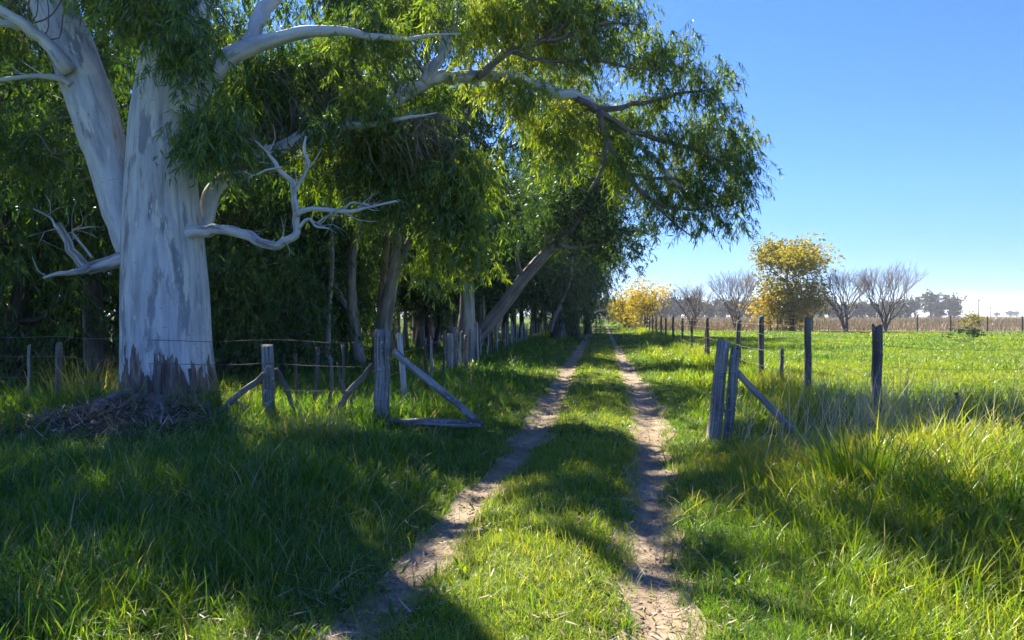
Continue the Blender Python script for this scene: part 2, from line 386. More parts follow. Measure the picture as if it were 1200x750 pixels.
def terrain(x, y):
    x = np.asarray(x, float); y = np.asarray(y, float)
    near = 1 - smooth(40, 120, y)
    z = 0.10 * (fbm(x * 0.35, y * 0.35, 3, 3) - 0.5) * near + 0.035 * (fbm(x * 1.7, y * 1.7, 8, 2) - 0.5) * near
    for f in (rutL, rutR):
        dx = x - f(y)
        z = z - 0.07 * np.exp(-(dx / 0.30) ** 2) * near
    mid = (rutL(y) + rutR(y)) / 2
    z = z + 0.05 * np.exp(-((x - mid) / 0.45) ** 2) * near
    # left verge rises a little, the big tree stands on a mound
    z = z + 0.07 * smooth(0.5, 2.2, rutL(y) - x) * near
    z = z + 0.20 * np.exp(-(((x - GX) / 1.5) ** 2 + ((y - GY) / 1.4) ** 2)) + 0.20 * np.exp(-(((x - MX) / 1.25) ** 2 + ((y - MY) / 0.85) ** 2)) * (0.35 + 1.3 * fbm(x * 2.6, y * 2.6, 91, 4))
    # right verge: hump, then the shallow ditch along the fence
    z = z + 0.28 * np.exp(-(((x - 3.9) / 1.3) ** 2 + ((y - 6.2) / 1.7) ** 2))
    z = z - 0.12 * np.exp(-((x - fence_r(y) + 0.5) / 0.5) ** 2) * near * smooth(8, 11, y)
    return z
def tz(x, y): return float(terrain(np.array([x]), np.array([y]))[0])

def axis(lo, hi, fine_lo, fine_hi, step, grow):
    a = list(np.arange(fine_lo, fine_hi + 1e-6, step))
    s = step; v = fine_hi
    while v < hi: s *= grow; v += s; a.append(v)
    s = step; v = fine_lo; pre = []
    while v > lo: s *= grow; v -= s; pre.append(v)
    return np.array(pre[::-1] + a)
gx = axis(-3500, 3500, -8.5, 8.5, 0.11, 1.06); gy = axis(-60, 6000, 1.0, 22, 0.11, 1.035)
X, Y = np.meshgrid(gx, gy); Z = terrain(X, Y)
nx, ny = len(gx), len(gy)
ii = (np.arange(ny - 1)[:, None] * nx + np.arange(nx - 1)[None]).ravel()
q = np.stack([ii, ii + 1, ii + nx + 1, ii + nx], 1)
g = Geo()
dryA = smooth(FIELD_END - 2, FIELD_END + 2, Y + 2 * (vnoise(X * 0.1, Y * 0.1, 2) - .5)) * smooth(5, 9, X - 0.12 * Y)
dryA = np.maximum(dryA, 0.35 * smooth(0, 2.0, 1.0 - np.abs(X - fence_r(Y))))
soilA = np.exp(-(((X - MX) / 1.7) ** 2 + ((Y - MY) / 1.05) ** 2) ** 2)
soilA = np.maximum(soilA, 0.55 * smooth(1, 6, fence_l(Y) - X) * smooth(16, 20, Y) * (1 - smooth(110, 130, Y)) * smooth(-45, -38, X))
g.add(np.stack([X, Y, Z], 2).reshape(-1, 3), q.ravel(), np.full(len(q), 4), dry=dryA.ravel(), soil=soilA.ravel())
o = g.obj('ground', M_GROUND, sm=True); o['kind'] = 'structure'; o['label'] = 'grassy ground of the lane, its verges and the fields'

# the two bare wheel tracks
def wheel_track(fn, seed, label, fade):
    ys = np.concatenate([np.arange(-4, 30, 0.07), np.arange(30, 110, 0.3)])
    u = np.linspace(-1, 1, 11)
    hw = np.interp(ys, [3, 5, 8, 12], [0.135, 0.15, 0.205, 0.225]) + (0.02 if seed > 9 else 0) + 0.13 * (fbm(ys * 1.3, ys * 0 + seed, seed, 3) - 0.5)
    hw = hw * (1 - fade * smooth(14, 45, ys)) + 0.03
    eL = hw * (0.75 + 0.5 * vnoise(ys * 3.1, ys * 0, seed + 1)); eR = hw * (0.75 + 0.5 * vnoise(ys * 3.1, ys * 0, seed + 2))
    x = fn(ys)[:, None] + np.where(u[None] < 0, u[None] * eL[:, None], u[None] * eR[:, None]); yy = np.repeat(ys[:, None], 11, 1)
    z = terrain(x, yy) + 0.006 + 0.0006 * np.maximum(yy, 0) - 0.004 * np.abs(u[None]) ** 3
    z = z + 0.016 * (fbm(x * 7, yy * 7, seed + 4, 2) - 0.5) * (1 - u[None] ** 2)
    n = 11; m = len(ys)
    i = (np.arange(m - 1)[:, None] * n + np.arange(n - 1)[None]).ravel()
    qq = np.stack([i, i + 1, i + n + 1, i + n], 1)
    g = Geo(); g.add(np.stack([x, yy, z], 2).reshape(-1, 3), qq.ravel(), np.full(len(qq), 4))
    o = g.obj('wheel_track', M_DIRT, sm=True); o['kind'] = 'structure'; o['label'] = label
wheel_track(rutL, 4, 'bare earth wheel track on the left of the lane', 0.25)
wheel_track(rutR, 14, 'bare earth wheel track on the right of the lane', 0.6)

# ------------------------------------------------------------------ grass
def region_height(x, y):
    """how tall the grass grows at a spot, metres"""
    l = rutL(y); r = rutR(y); fr = fence_r(y); fl = fence_l(y)
    n = fbm(x * 0.8, y * 0.8, 21, 3)
    h = np.where((x > l) & (x < r), 0.075 + 0.05 * n, 0.0)
    dl = l - x; dr = x - r
    left = 0.10 + 0.14 * smooth(0.3, 1.6, dl) + 0.20 * (n - 0.4) * smooth(0.4, 1.5, dl)
    h = np.where(dl >= 0, left, h)
    right = 0.10 + 0.12 * smooth(0.4, 1.6, dr) + 0.18 * (n - 0.4) * smooth(0.4, 1.5, dr)
    right = right + 0.16 * np.exp(-(((x - 3.9) / 1.4) ** 2 + ((y - 6.2) / 1.8) ** 2))
    h = np.where(dr >= 0, right, h)
    field = (x > fr + 0.5) & (y > 11)
    h = np.where(field, 0.07 + 0.16 * n * n + 0.07 * smooth(.55, .75, fbm(x * .22, y * .22, 171, 3)), h)
    h = h * (1 - 0.6 * np.exp(-(((x - 3.4) / 0.7) ** 2 + ((y - 9.2) / 0.6) ** 2)))
    h = h * (1 - 0.6 * np.exp(-(((x + 1.1) / 0.9) ** 2 + ((y - 9.2) / 0.7) ** 2)))
    h = h * (1 - 0.5 * np.exp(-(((x - MX) / 2.2) ** 2 + ((y - MY + 1.0) / 1.5) ** 2)))
    return np.clip(h, 0.06, 0.6)

def sample_polar(n, d0, d1, p, a0=-0.80, a1=0.72):
    """points about the lane, thinning with distance as d**-p"""
    u = rng.uniform(0, 1, n); e = 2 - p
    d = (d0 ** e + u * (d1 ** e - d0 ** e)) ** (1 / e) if abs(e) > 1e-6 else d0 * (d1 / d0) ** u
    a = rng.uniform(a0, a1, n)
    return d * np.sin(a), d * np.cos(a)

def keep_mask(x, y):
    l = rutL(y); r = rutR(y)
    ok = np.ones(len(x), bool)
    for f, fd in ((rutL, 0.25), (rutR, 0.6)):
        w = (np.interp(y, [3, 5, 8, 12], [0.12, 0.135, 0.18, 0.20]) + (0.03 if fd > .5 else 0)) * (1 - fd * smooth(14, 45, y)) + 0.17 * (fbm(x * 2.5, y * 2.5, 77, 2) - 0.5)
        bare = np.clip((w - np.abs(x - f(y))) / 0.09, 0, 1)
        ok &= rng.uniform(0, 1, len(x)) > bare * (0.97 - fd * .5 * smooth(20, 60, y))
    mound = np.exp(-(((x - MX) / 1.5) ** 2 + ((y - MY + .05) / 1.1) ** 2) ** 2)
    ok &= rng.uniform(0, 1, len(x)) > mound * 0.93
    ok &= ((x - GX) ** 2 + (y - GY) ** 2) > 0.62 ** 2
    deep = smooth(3, 8, fence_l(y) - x) * smooth(15, 20, y)
    ok &= rng.uniform(0, 1, len(x)) > deep * 0.45
    return ok

def clumped(x, y, k, spread):
    n = len(x)
    xx = np.repeat(x, k) + rng.normal(size=n * k) * np.repeat(spread, k); yy = np.repeat(y, k) + rng.normal(size=n * k) * np.repeat(spread, k)
    return xx, yy

def grow(name, x, y, k, hmul, wmul, nseg, tint_fn, label, mat=M_GRASS, lean=0.35):
    d = np.hypot(x, y)
    sp = 0.02 + 0.0035 * d
    caz = rng.uniform(0, 2 * np.pi, len(x)); ch = rng.uniform(0.7, 1.25, len(x)); ct = rng.normal(size=len(x)) * 0.07
    xx, yy = clumped(x, y, k, sp)
    m = keep_mask(xx, yy)
    idx = np.repeat(np.arange(len(x)), k)[m]; xx = xx[m]; yy = yy[m]
    dd = np.hypot(xx, yy); n = len(xx)
    H = region_height(xx, yy) * ch[idx] * rng.uniform(0.55, 1.3, n) * hmul
    tall = rng.uniform(0, 1, n) < 0.03
    H = np.where(tall, H * 1.6, H)
    Wd = wmul * 0.0053 * np.maximum(1, dd / 5.0) ** 0.93 * rng.uniform(0.7, 1.4, n) * np.clip(H / 0.2, 0.65, 1.4)
    az = caz[idx] + rng.normal(size=n) * 1.0
    ph0 = np.abs(rng.normal(size=n)) * lean; ph1 = rng.uniform(0.2, 1.6, n)
    P = np.stack([xx, yy, terrain(xx, yy) - 0.01], 1)
    t = np.clip(tint_fn(xx, yy) + ct[idx] + rng.normal(size=n) * 0.07, 0, 1)
    t = np.where(rng.uniform(0, 1, n) < 0.03 + 0.10 * smooth(.55, .8, fbm(xx * .9, yy * .9, 131, 2)), rng.uniform(0.8, 1.0, n), t)
    g = Geo(); add_blades(g, P, H, Wd, az, ph0, ph1, t, nseg)
    o = g.obj(name, mat); tag(o, label, 'grass', kind='stuff'); return o

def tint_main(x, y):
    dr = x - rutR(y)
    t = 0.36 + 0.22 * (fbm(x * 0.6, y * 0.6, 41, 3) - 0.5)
    t = t + np.where((x > rutL(y)) & (x < rutR(y)), 0.11, 0)  # centre strip yellower, part of its sunlit look put into the tint
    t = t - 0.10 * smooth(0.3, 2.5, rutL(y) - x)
    t = t + 0.10 * smooth(0.3, 1.5, dr) + 0.26 * np.exp(-(((x - 3.3) / 1.5) ** 2 + ((y - 7.4) / 1.3) ** 2))  # right verge yellowed toward its sunlit look; straw tone on the hump
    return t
def in_field(x, y): return (x > fence_r(y) + 0.2) & (y > 10.5)
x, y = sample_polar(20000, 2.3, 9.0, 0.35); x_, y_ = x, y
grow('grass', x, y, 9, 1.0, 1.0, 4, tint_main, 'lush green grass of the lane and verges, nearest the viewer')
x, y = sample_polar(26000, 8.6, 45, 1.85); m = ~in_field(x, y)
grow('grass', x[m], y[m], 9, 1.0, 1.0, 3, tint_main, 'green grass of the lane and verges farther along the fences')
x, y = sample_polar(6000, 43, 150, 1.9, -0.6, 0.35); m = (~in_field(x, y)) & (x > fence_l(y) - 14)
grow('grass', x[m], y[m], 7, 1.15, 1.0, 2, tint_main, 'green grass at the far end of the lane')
x, y = sample_polar(60000, 10.5, FIELD_END + 1, 1.7, 0.12, 0.78); m = in_field(x, y) & (y < FIELD_END)
grow('field_grass', x[m], y[m], 7, 1.0, 0.8, 3, lambda x, y: 0.41 + 0.5 * (fbm(x * 0.22, y * 0.3, 51, 4) - 0.5), 'short bright green pasture grass in the field behind the right fence')

# tall rank grass along the right fence and the cross line, half dry
def rank_grass(name, pts, H, tint, lean, label, wd=0.007, seg=4, tv=0.1, ph=(0.3, 1.3)):
    n = len(pts)
    P = np.stack([pts[:, 0], pts[:, 1], terrain(pts[:, 0], pts[:, 1]) - 0.01], 1)
    d = np.hypot(pts[:, 0], pts[:, 1])
    g = Geo()
    add_blades(g, P, H * rng.uniform(0.5, 1.25, n), wd * np.maximum(1, d / 8) ** 0.9 * rng.uniform(0.7, 1.3, n), rng.uniform(0, 6.28, n), np.abs(rng.normal(size=n)) * lean, rng.uniform(*ph, n),
               np.clip(tint + rng.normal(size=n) * tv, 0, 1), seg)
    o = g.obj(name, M_GRASS); tag(o, label, 'grass', kind='stuff'); return o
def line_pts(n, y0, y1, fx, sd, p=1.0):
    u = rng.uniform(0, 1, n); yy = y0 * (y1 / y0) ** u
    c = np.floor(yy * 1.7 / np.maximum(1, yy / 12)) # knots of growth
    off = (vnoise(c * 7.7, c * 0, 3) - 0.5) * 0.5
    return np.stack([fx(yy) + off + rng.normal(size=n) * sd, yy], 1)
pts = line_pts(15000, 9.3, 75, fence_r, 0.28)
rank_grass('tall_grass', pts, 0.34 + 0.34 * vnoise(pts[:, 1] * 0.9, pts[:, 1] * 0, 9), 0.50 + 0.5 * (vnoise(pts[:, 0] * 1.3, pts[:, 1] * 0.8, 5) - .5), 0.3, 'tall uncut grass growing along the foot of the right post fence')
xx = rng.uniform(4.15, 11.0, 10500); pts = np.stack([xx, 9.7 + 0.10 * (xx - 4) + rng.normal(size=len(xx)) * 0.42], 1)
rank_grass('tall_grass', pts, 0.42 + 0.30 * vnoise(pts[:, 0] * 1.6, pts[:, 1], 19), 0.44 + 0.6 * (vnoise(pts[:, 0] * 1.1, pts[:, 1] * 1.1, 15) - .5), 0.4, 'tall dark rank grass in the band running right from the corner post')
pts = line_pts(9000, 13, 90, fence_l, 0.3)
rank_grass('tall_grass', pts, 0.16 + 0.20 * vnoise(pts[:, 1] * 0.9, pts[:, 1] * 0, 29), 0.40 + 0.4 * (vnoise(pts[:, 0] * 1.3, pts[:, 1] * 0.8, 35) - .5), 0.3, 'tall grass growing along the foot of the grey picket fence by the grove')
xx = rng.uniform(-9.5, -1.7, 5200); pts = np.stack([xx, 10.3 + rng.normal(size=len(xx)) * 0.35 + 0.15 * (-1.8 - xx) * 0.3], 1)
pts = pts[np.hypot(pts[:, 0] - GX, pts[:, 1] - GY) > 0.9]
rank_grass('tall_grass', pts, 0.45, 0.42 + 0.5 * (vnoise(pts[:, 0] * 1.6, pts[:, 1] * 1.3, 45) - .5), 0.45, 'tall tangled grass under the wires between the gum tree and the braced post')
M_STRAW = leaf_material('pale_straw', [(0.8, (0.32, 0.26, 0.13)), (0.9, (0.45, 0.37, 0.20)), (1.0, (0.56, 0.48, 0.30))], trans=0.35, tcol=(1.1, 1.0, .8), gloss=0.03)
# straw-coloured seed stalks in front of the corner post
n = 300
xx = np.concatenate([rng.normal(3.9, 0.6, n), rng.uniform(4.6, 8.0, 140)]); yy = np.concatenate([rng.normal(8.1, 0.45, n), rng.normal(8.7, 0.4, 140)])
P = np.stack([xx, yy, terrain(xx, yy)], 1); n = len(xx); g = Geo()
add_blades(g, P, rng.uniform(0.6, 1.2, n), np.full(n, 0.0085) * rng.uniform(.7, 1.4, n), rng.normal(0.3, 1.0, n), np.abs(rng.normal(size=n)) * 0.35 + 0.12, rng.uniform(0.0, 0.6, n), rng.uniform(0.86, 1, n), 4)
tag(g.obj('dry_stalks', M_STRAW), 'thin straw coloured grass stalks leaning in front of the corner post', 'dry grass', kind='stuff')

def tuft(x, y, n, h, tint, label, spread=0.12, lean=0.35, group=None, wd=0.008):
    z = tz(x, y)
    P = np.stack([rng.normal(0, spread, n), rng.normal(0, spread, n), np.full(n, -0.02)], 1)
    az = np.arctan2(P[:, 1], P[:, 0]) + rng.normal(size=n) * 0.6
    g = Geo(); add_blades(g, P, h * rng.uniform(.5, 1.15, n), wd * rng.uniform(.7, 1.3, n), az, np.abs(rng.normal(size=n)) * lean, rng.uniform(.2, 1.2, n), np.clip(tint + rng.normal(size=n) * .08, 0, 1), 4)
    o = g.obj('grass_tuft', M_GRASS); o.location = (x, y, z); tag(o, label, 'grass tuft', group); return o
tuft(-2.25, 8.35, 420, 0.62, 0.83, 'pale dry grass tuft in the shade in front of the braced gate post', 0.16)
tuft(2.85, 6.0, 240, 0.62, 0.30, 'upright deep green clump of broad blades on the sunny right verge', 0.14, wd=0.013)
tuft(-6.6, 11.6, 260, 1.0, 0.80, 'tall pale dry tuft by the thin post left of the gum tree', 0.3, 0.2)
tuft(3.4, 5.3, 300, 0.55, 0.22, 'dark green arching clump in the hollow of the right verge', 0.3, 0.6, wd=0.012)

# dry weeds beyond the field
n = 30000
d = 74 * (330 / 74) ** rng.uniform(0, 1, n) ** 1.25; a = rng.uniform(0.13, 0.74, n)
xx = d * np.tan(a); yy = d; m = xx > 0.125 * yy + 3
xx, yy, d = xx[m], yy[m], d[m]; n = len(xx); g = Geo()
add_blades(g, np.stack([xx, yy, terrain(xx, yy)], 1), (0.55 + 0.75 * smooth(75, 100, yy)) * rng.uniform(.5, 1.1, n), 0.05 * (d / 75) ** 0.8 * rng.uniform(.5, 1.4, n), rng.uniform(0, 6.28, n),
           np.abs(rng.normal(size=n)) * .25, rng.uniform(0, .7, n), np.clip(0.45 + 0.5 * (fbm(xx * .06, yy * .06, 61, 3) - .5) + rng.normal(size=n) * .15, 0, 1), 3)
tag(g.obj('dry_weeds', M_WEED), 'brown belt of dry weeds beyond the far field fence', 'dry weeds', kind='stuff')

# bark and leaf litter on the mound and the wheel tracks
n = 3000
xx = rng.normal(MX, 0.78, n); yy = rng.normal(MY, 0.52, n); g = Geo()
P = np.stack([xx, yy, terrain(xx, yy) + rng.uniform(0, .06, n)], 1)
add_blades(g, P, rng.uniform(.04, .26, n) * rng.uniform(.6, 1.3, n), rng.uniform(.005, .024, n), rng.uniform(0, 6.28, n), rng.uniform(0.9, 1.75, n), rng.uniform(-.5, .6, n), np.clip(rng.normal(.55, .28, n), 0, 1), 3)
tag(g.obj('bark_litter', M_LITTER), 'shed bark strips and dead leaves heaped on the mound below the gum tree', 'bark litter', kind='stuff')
n = 9000
yy = 3 * (40 / 3) ** rng.uniform(0, 1, n); which = rng.uniform(0, 1, n) < .5
xx = np.where(which, rutL(yy), rutR(yy)) + rng.normal(size=n) * 0.24; g = Geo()
P = np.stack([xx, yy, terrain(xx, yy) + 0.012 + 0.0006 * yy], 1)
add_blades(g, P, rng.uniform(.02, .11, n), rng.uniform(.004, .013, n), rng.uniform(0, 6.28, n), rng.uniform(1.35, 1.6, n), rng.uniform(-.3, .1, n), np.clip(rng.normal(.6, .28, n), 0, 1), 2)
tag(g.obj('leaf_litter', M_LITTER), 'dry leaves and straw scattered on the wheel tracks', 'leaf litter', kind='stuff')

n = 5200
xx = np.concatenate([rng.normal(3.6, 1.1, 3400), rng.uniform(-4.5, -0.8, 1800)]); yy = np.concatenate([rng.normal(6.6, 1.3, 3400), rng.uniform(4, 10, 1800)])
m = fbm(xx * 1.1, yy * 1.1, 211, 2) > .47; xx, yy = xx[m], yy[m]; n = len(xx); g = Geo()
add_blades(g, np.stack([xx, yy, terrain(xx, yy) + rng.uniform(.0, .10, n)], 1), rng.uniform(.15, .42, n), rng.uniform(.003, .0065, n), rng.uniform(0, 6.28, n), rng.uniform(.35, 1.2, n), rng.uniform(.2, 1.4, n), rng.uniform(.78, 1.0, n), 4)
tag(g.obj('dry_thatch', M_GRASS), 'dead straw tangled low in the long grass of the verges', 'dry grass', kind='stuff')
# clods and pebbles loosened from the tracks
n = 2600
yy = 3 * (26 / 3) ** rng.uniform(0, 1, n); which = rng.uniform(0, 1, n) < .5
xx = np.where(which, rutL(yy), rutR(yy)) + rng.normal(size=n) * 0.16; g = Geo()
sz = rng.uniform(.004, .017, n) * rng.uniform(.5, 1.3, n)
oc = np.array([(1, 0, 0), (0, 1, 0), (-1, 0, 0), (0, -1, 0), (0, 0, .7), (0, 0, -.7)])
V = oc[None] * (sz[:, None, None] * rng.uniform(.6, 1.3, (n, 6, 1))) + np.stack([xx, yy, terrain(xx, yy) + 0.008 + .0006 * yy], 1)[:, None, :]
fc = np.array([0, 1, 4, 1, 2, 4, 2, 3, 4, 3, 0, 4, 1, 0, 5, 2, 1, 5, 3, 2, 5, 0, 3, 5])
g.add(V.reshape(-1, 3), (fc[None] + 6 * np.arange(n)[:, None]).ravel(), np.full(n * 8, 3))
tag(g.obj('clods', M_DIRT), 'small clods and pebbles lying loose in the wheel tracks', 'clods', kind='stuff')
# broad-leaved weeds in the turf, fallen gum leaves on it
x, y = sample_polar(650, 2.6, 16, 0.7); k = 9
xx, yy = clumped(x, y, k, np.full(len(x), .035)); m = keep_mask(xx, yy) & ~in_field(xx, yy); az = np.arctan2(yy - np.repeat(y, k), xx - np.repeat(x, k))
xx, yy, az = xx[m], yy[m], az[m]; n = len(xx); g = Geo()
add_blades(g, np.stack([xx, yy, terrain(xx, yy) + .02], 1), rng.uniform(.05, .12, n), rng.uniform(.012, .024, n), az, rng.uniform(.4, .9, n), rng.uniform(.2, .9, n), np.clip(rng.normal(.22, .1, n), 0, 1), 3)
tag(g.obj('weeds', M_GRASS), 'low broad-leaved weeds scattered through the turf of the lane', 'weeds', kind='stuff')
x, y = sample_polar(1500, 2.6, 16, 0.6); n = len(x); g = Geo()
add_blades(g, np.stack([x, y, terrain(x, y) + rng.uniform(.02, .12, n)], 1), rng.uniform(.05, .12, n), rng.uniform(.007, .014, n), rng.uniform(0, 6.28, n), rng.uniform(1.2, 1.7, n), rng.uniform(-.4, .3, n), np.clip(rng.normal(.5, .25, n), 0, 1), 3)
tag(g.obj('fallen_leaves', M_LITTER), 'fallen brown gum leaves caught in the grass of the lane', 'fallen leaves', kind='stuff')

# ------------------------------------------------------------------ the big gum tree
def px_path(L, d0, d1=None, org=(0, 0, 0)):
    """list of (px, py, half width px) -> world points relative to org and radii"""
    d1 = d0 if d1 is None else d1
    k = len(L); ds = np.linspace(d0, d1, k)
    P = np.array([W(a[0], a[1], d) for a, d in zip(L, ds)]) - np.array(org); R = np.array([a[2] / F * d for a, d in zip(L, ds)])
    return P, R
GZ = tz(GX, GY)
org = np.array([GX, GY, GZ])
gum = thing('gum_tree', 'huge pale smooth-barked gum tree on a littered mound at the left', 'tree', tuple(org))
D0 = 10.8
skeleton = []
def part_tube(name, paths, n=12, rough=0.05, step=0.12, mat=M_BARK, label=None, parent=gum, fine=1.0):
    g = Geo()
    for k, (L, d0, d1) in enumerate(paths):
        P, R = px_path(L, d0, d1, org)
        if mat is M_DEADLIMB: R = R * 0.82
        R = R * (0.86 if len(P) > 8 and R.max() > .2 else 0.92)
        P, R = catmull(P, R, 0.22)
        jr = np.random.default_rng(len(skeleton) + 40)      # crooked growth
        w_ = np.ones(len(P)); w_[0] = 0
        P = P + jr.normal(size=P.shape) * (np.where(R > .15, .004, np.minimum(R * 0.20, 0.016) + 0.004))[:, None] * w_[:, None]; R = R * (1 + jr.uniform(-.08, .10, len(R)) * np.clip(0.09 / R, 0.15, 1))
        Pc, Rc = tube(g, P, R, n=n if R.max() > 0.06 else 8, step=step, rough=rough, seed=len(skeleton) + 3, hgt0=-2, fine=fine)
        skeleton.append((Pc, Rc))
    jr = np.random.default_rng(len(skeleton) + 900)
    for Pc, Rc in skeleton[-len(paths):]:
        if Rc.max() > .2 or len(Pc) < 4: continue
        tl_ = np.linalg.norm(np.diff(Pc, axis=0), axis=1).sum()
        for q_ in range(int(tl_ * 5) + 1):
            k = jr.integers(len(Pc) // 3, len(Pc) - 1); dv = unit(Pc[min(k + 1, len(Pc) - 1)] - Pc[k - 1]); dv = unit(dv * .6 + jr.normal(size=3) * .6 + np.array([0, 0, .25]))
            l = jr.uniform(.12, .5); r0 = min(Rc[k] * .45, jr.uniform(.004, .011))
            m1 = Pc[k] + dv * l * .5 + jr.normal(size=3) * .05 * l; m2 = m1 + unit(dv + jr.normal(size=3) * .5) * l * .5
            tube(g, [Pc[k], m1, m2], [r0, r0 * .7, r0 * .3], n=5, step=.1, seed=q_)
            if jr.uniform() < .6: tube(g, [m1, m1 + unit(dv + jr.normal(size=3) * .8) * l * .45], [r0 * .6, r0 * .2], n=4, step=.1, seed=q_)
    o = g.obj(name, mat, parent, sm=True)
    if label: o['label'] = label
    return o
# trunk with a flared, fluted foot
def trunk():
    L = [(203, 515, 84), (201, 500, 73), (200, 486, 64), (198, 465, 57), (196.5, 435, 54), (195, 400, 52), (194, 340, 50), (192.5, 280, 46.5), (191, 230, 42.5), (191, 180, 39.5), (192, 140, 38), (197, 100, 36), (206, 50, 36), (214, 0, 34), (222, -60, 31), (231, -140, 27), (226, -250, 22), (240, -380, 16), (236, -500, 11), (245, -620, 6)]
    P, R = px_path(L, D0, D0, org); R = R * 0.955
    Pc, Rc = catmull(P, R, 0.06); n = 72; m = len(Pc)
    a = np.arange(n) / n * 2 * np.pi; A, Hh = np.meshgrid(a, Pc[:, 2])
    foot = np.exp(-np.clip(Hh + 0.05, 0, 9) / 0.42)
    flute = 0.10 * np.sin(5 * A + 0.7) + 0.07 * np.sin(9 * A + 2.1) + 0.04 * np.sin(13 * A)
    rr = Rc[:, None] * (1 + foot * flute + 0.05 * (fbm(np.cos(A) * 2 + 40, np.sin(A) * 2 + Hh * 0.7, 3, 3) - 0.5) + 0.02 * np.sin(3 * A + Hh))
    # the rags of old bark stand a little proud of the smooth wood
    V = np.stack([Pc[:, 0:1] + rr * np.cos(A), Pc[:, 1:2] + rr * np.sin(A), np.repeat(Pc[:, 2:3], n, 1)], 2)
    i = np.arange(m - 1)[:, None] * n; j = np.arange(n)[None]; j2 = (j + 1) % n
    qq = np.stack([i + j, i + j2, i + n + j2, i + n + j], 2).reshape(-1, 4)
    g = Geo(); rm = 0.6
    g.add(V.reshape(-1, 3), qq.ravel(), np.full(len(qq), 4), bc=np.stack([np.cos(A) * rm, np.sin(A) * rm, Hh], 2).reshape(-1, 3), hgt=Hh.ravel())
    o = g.obj('trunk', M_BARK, gum, sm=True)
    skeleton.append((Pc[m // 3:], Rc[m // 3:]))
    return o
tr = trunk()
# hanging strips of peeling bark and short roots at the foot
g = Geo()
for k, (L, r) in enumerate([([(186, 425, 4), (185, 455, 5), (190, 480, 4), (196, 500, 2)], 0), ([(172, 440, 2), (170, 462, 3), (165, 482, 2)], 0), ([(222, 432, 2), (226, 455, 3), (228, 476, 2)], 0)]):
    P, R = px_path(L, D0 - 0.68, D0 - 0.78, org); tube(g, P, R, n=6, step=0.08, rough=0.2, seed=k + 50)
g.obj('bark_strip', M_DEADWOOD, tr, sm=True)
g = Geo()
for k in range(15):
    a = rng.uniform(-2.9, 0.1); l = rng.uniform(.6, 1.35); r0 = .5; pts = []
    for f in np.linspace(0, 1, 6):
        aa = a + .35 * f * math.sin(k) + rng.normal() * .06; rr_ = r0 + l * f; x_ = math.cos(aa) * rr_; y_ = math.sin(aa) * rr_
        pts.append((x_, y_, tz(GX + x_, GY + y_) - GZ + .07 * (1 - f) - .05 * f + rng.normal() * .012))
    tube(g, pts, np.array([.13, .10, .085, .07, .05, .02]) * rng.uniform(.6, 1.1), n=9, step=.06, rough=.3, seed=k + 60)
g.obj('root', M_GROVEBARK, tr, sm=True)

part_tube('limb', [([(160, 318, 13), (151, 285, 18), (142, 250, 22.5), (132, 205, 26), (117, 150, 29), (101, 100, 30), (82, 50, 30), (62, 0, 29), (40, -50, 27), (10, -120, 24), (-30, -220, 19), (-60, -330, 13), (-80, -430, 7)], D0 - 0.12, D0 + 1.0)], n=28, rough=0.06, step=0.08)
part_tube('branch', [([(82, 84, 10), (66, 62, 8.5), (48, 45, 7.5), (30, 30, 7), (0, 12, 6), (-40, -5, 5), (-100, -30, 3)], D0, D0 - .5), ([(40, 38, 6), (20, 31, 5), (0, 27, 4.5), (-45, 30, 3), (-90, 45, 2)], D0 - .1, D0 - .6), ([(84, 100, 5), (68, 92, 4), (40, 90, 3), (0, 95, 2.5), (-40, 100, 1.5)], D0, D0 - .2)], n=12)
part_tube('branch', [([(152, 303, 12), (128, 307, 10), (104, 313, 8.5), (90, 300, 7), (79, 282, 6.5), (67, 262, 5)], D0 - .2, D0 - .5), ([(106, 312, 7), (88, 319, 5), (70, 321, 3.5), (50, 325, 2)], D0 - .45, D0 - .5), ([(72, 272, 2.4), (60, 255, 1.6), (40, 245, 1)], D0 - .5, D0 - .6), ([(108, 302, 2), (85, 270, 1.5), (110, 265, 1)], D0 - .5, D0 - .6)], n=12, rough=0.14, step=0.05, mat=M_DEADLIMB)
part_tube('limb', [([(212, 135, 20), (236, 102, 16), (256, 78, 13.5), (285, 61, 11.5), (320, 48, 9.5), (355, 39, 8.5), (400, 38, 6.5), (430, 42, 5), (480, 45, 3), (540, 40, .8)], D0 - .25, D0 - .2), ([(284, 62, 10), (297, 42, 9.5), (305, 20, 9.5), (322, 2, 8.5), (342, -25, 7.5), (370, -80, 6), (390, -170, 4), (380, -260, 2)], D0 - .25, D0 + .4)], n=18, rough=0.09)
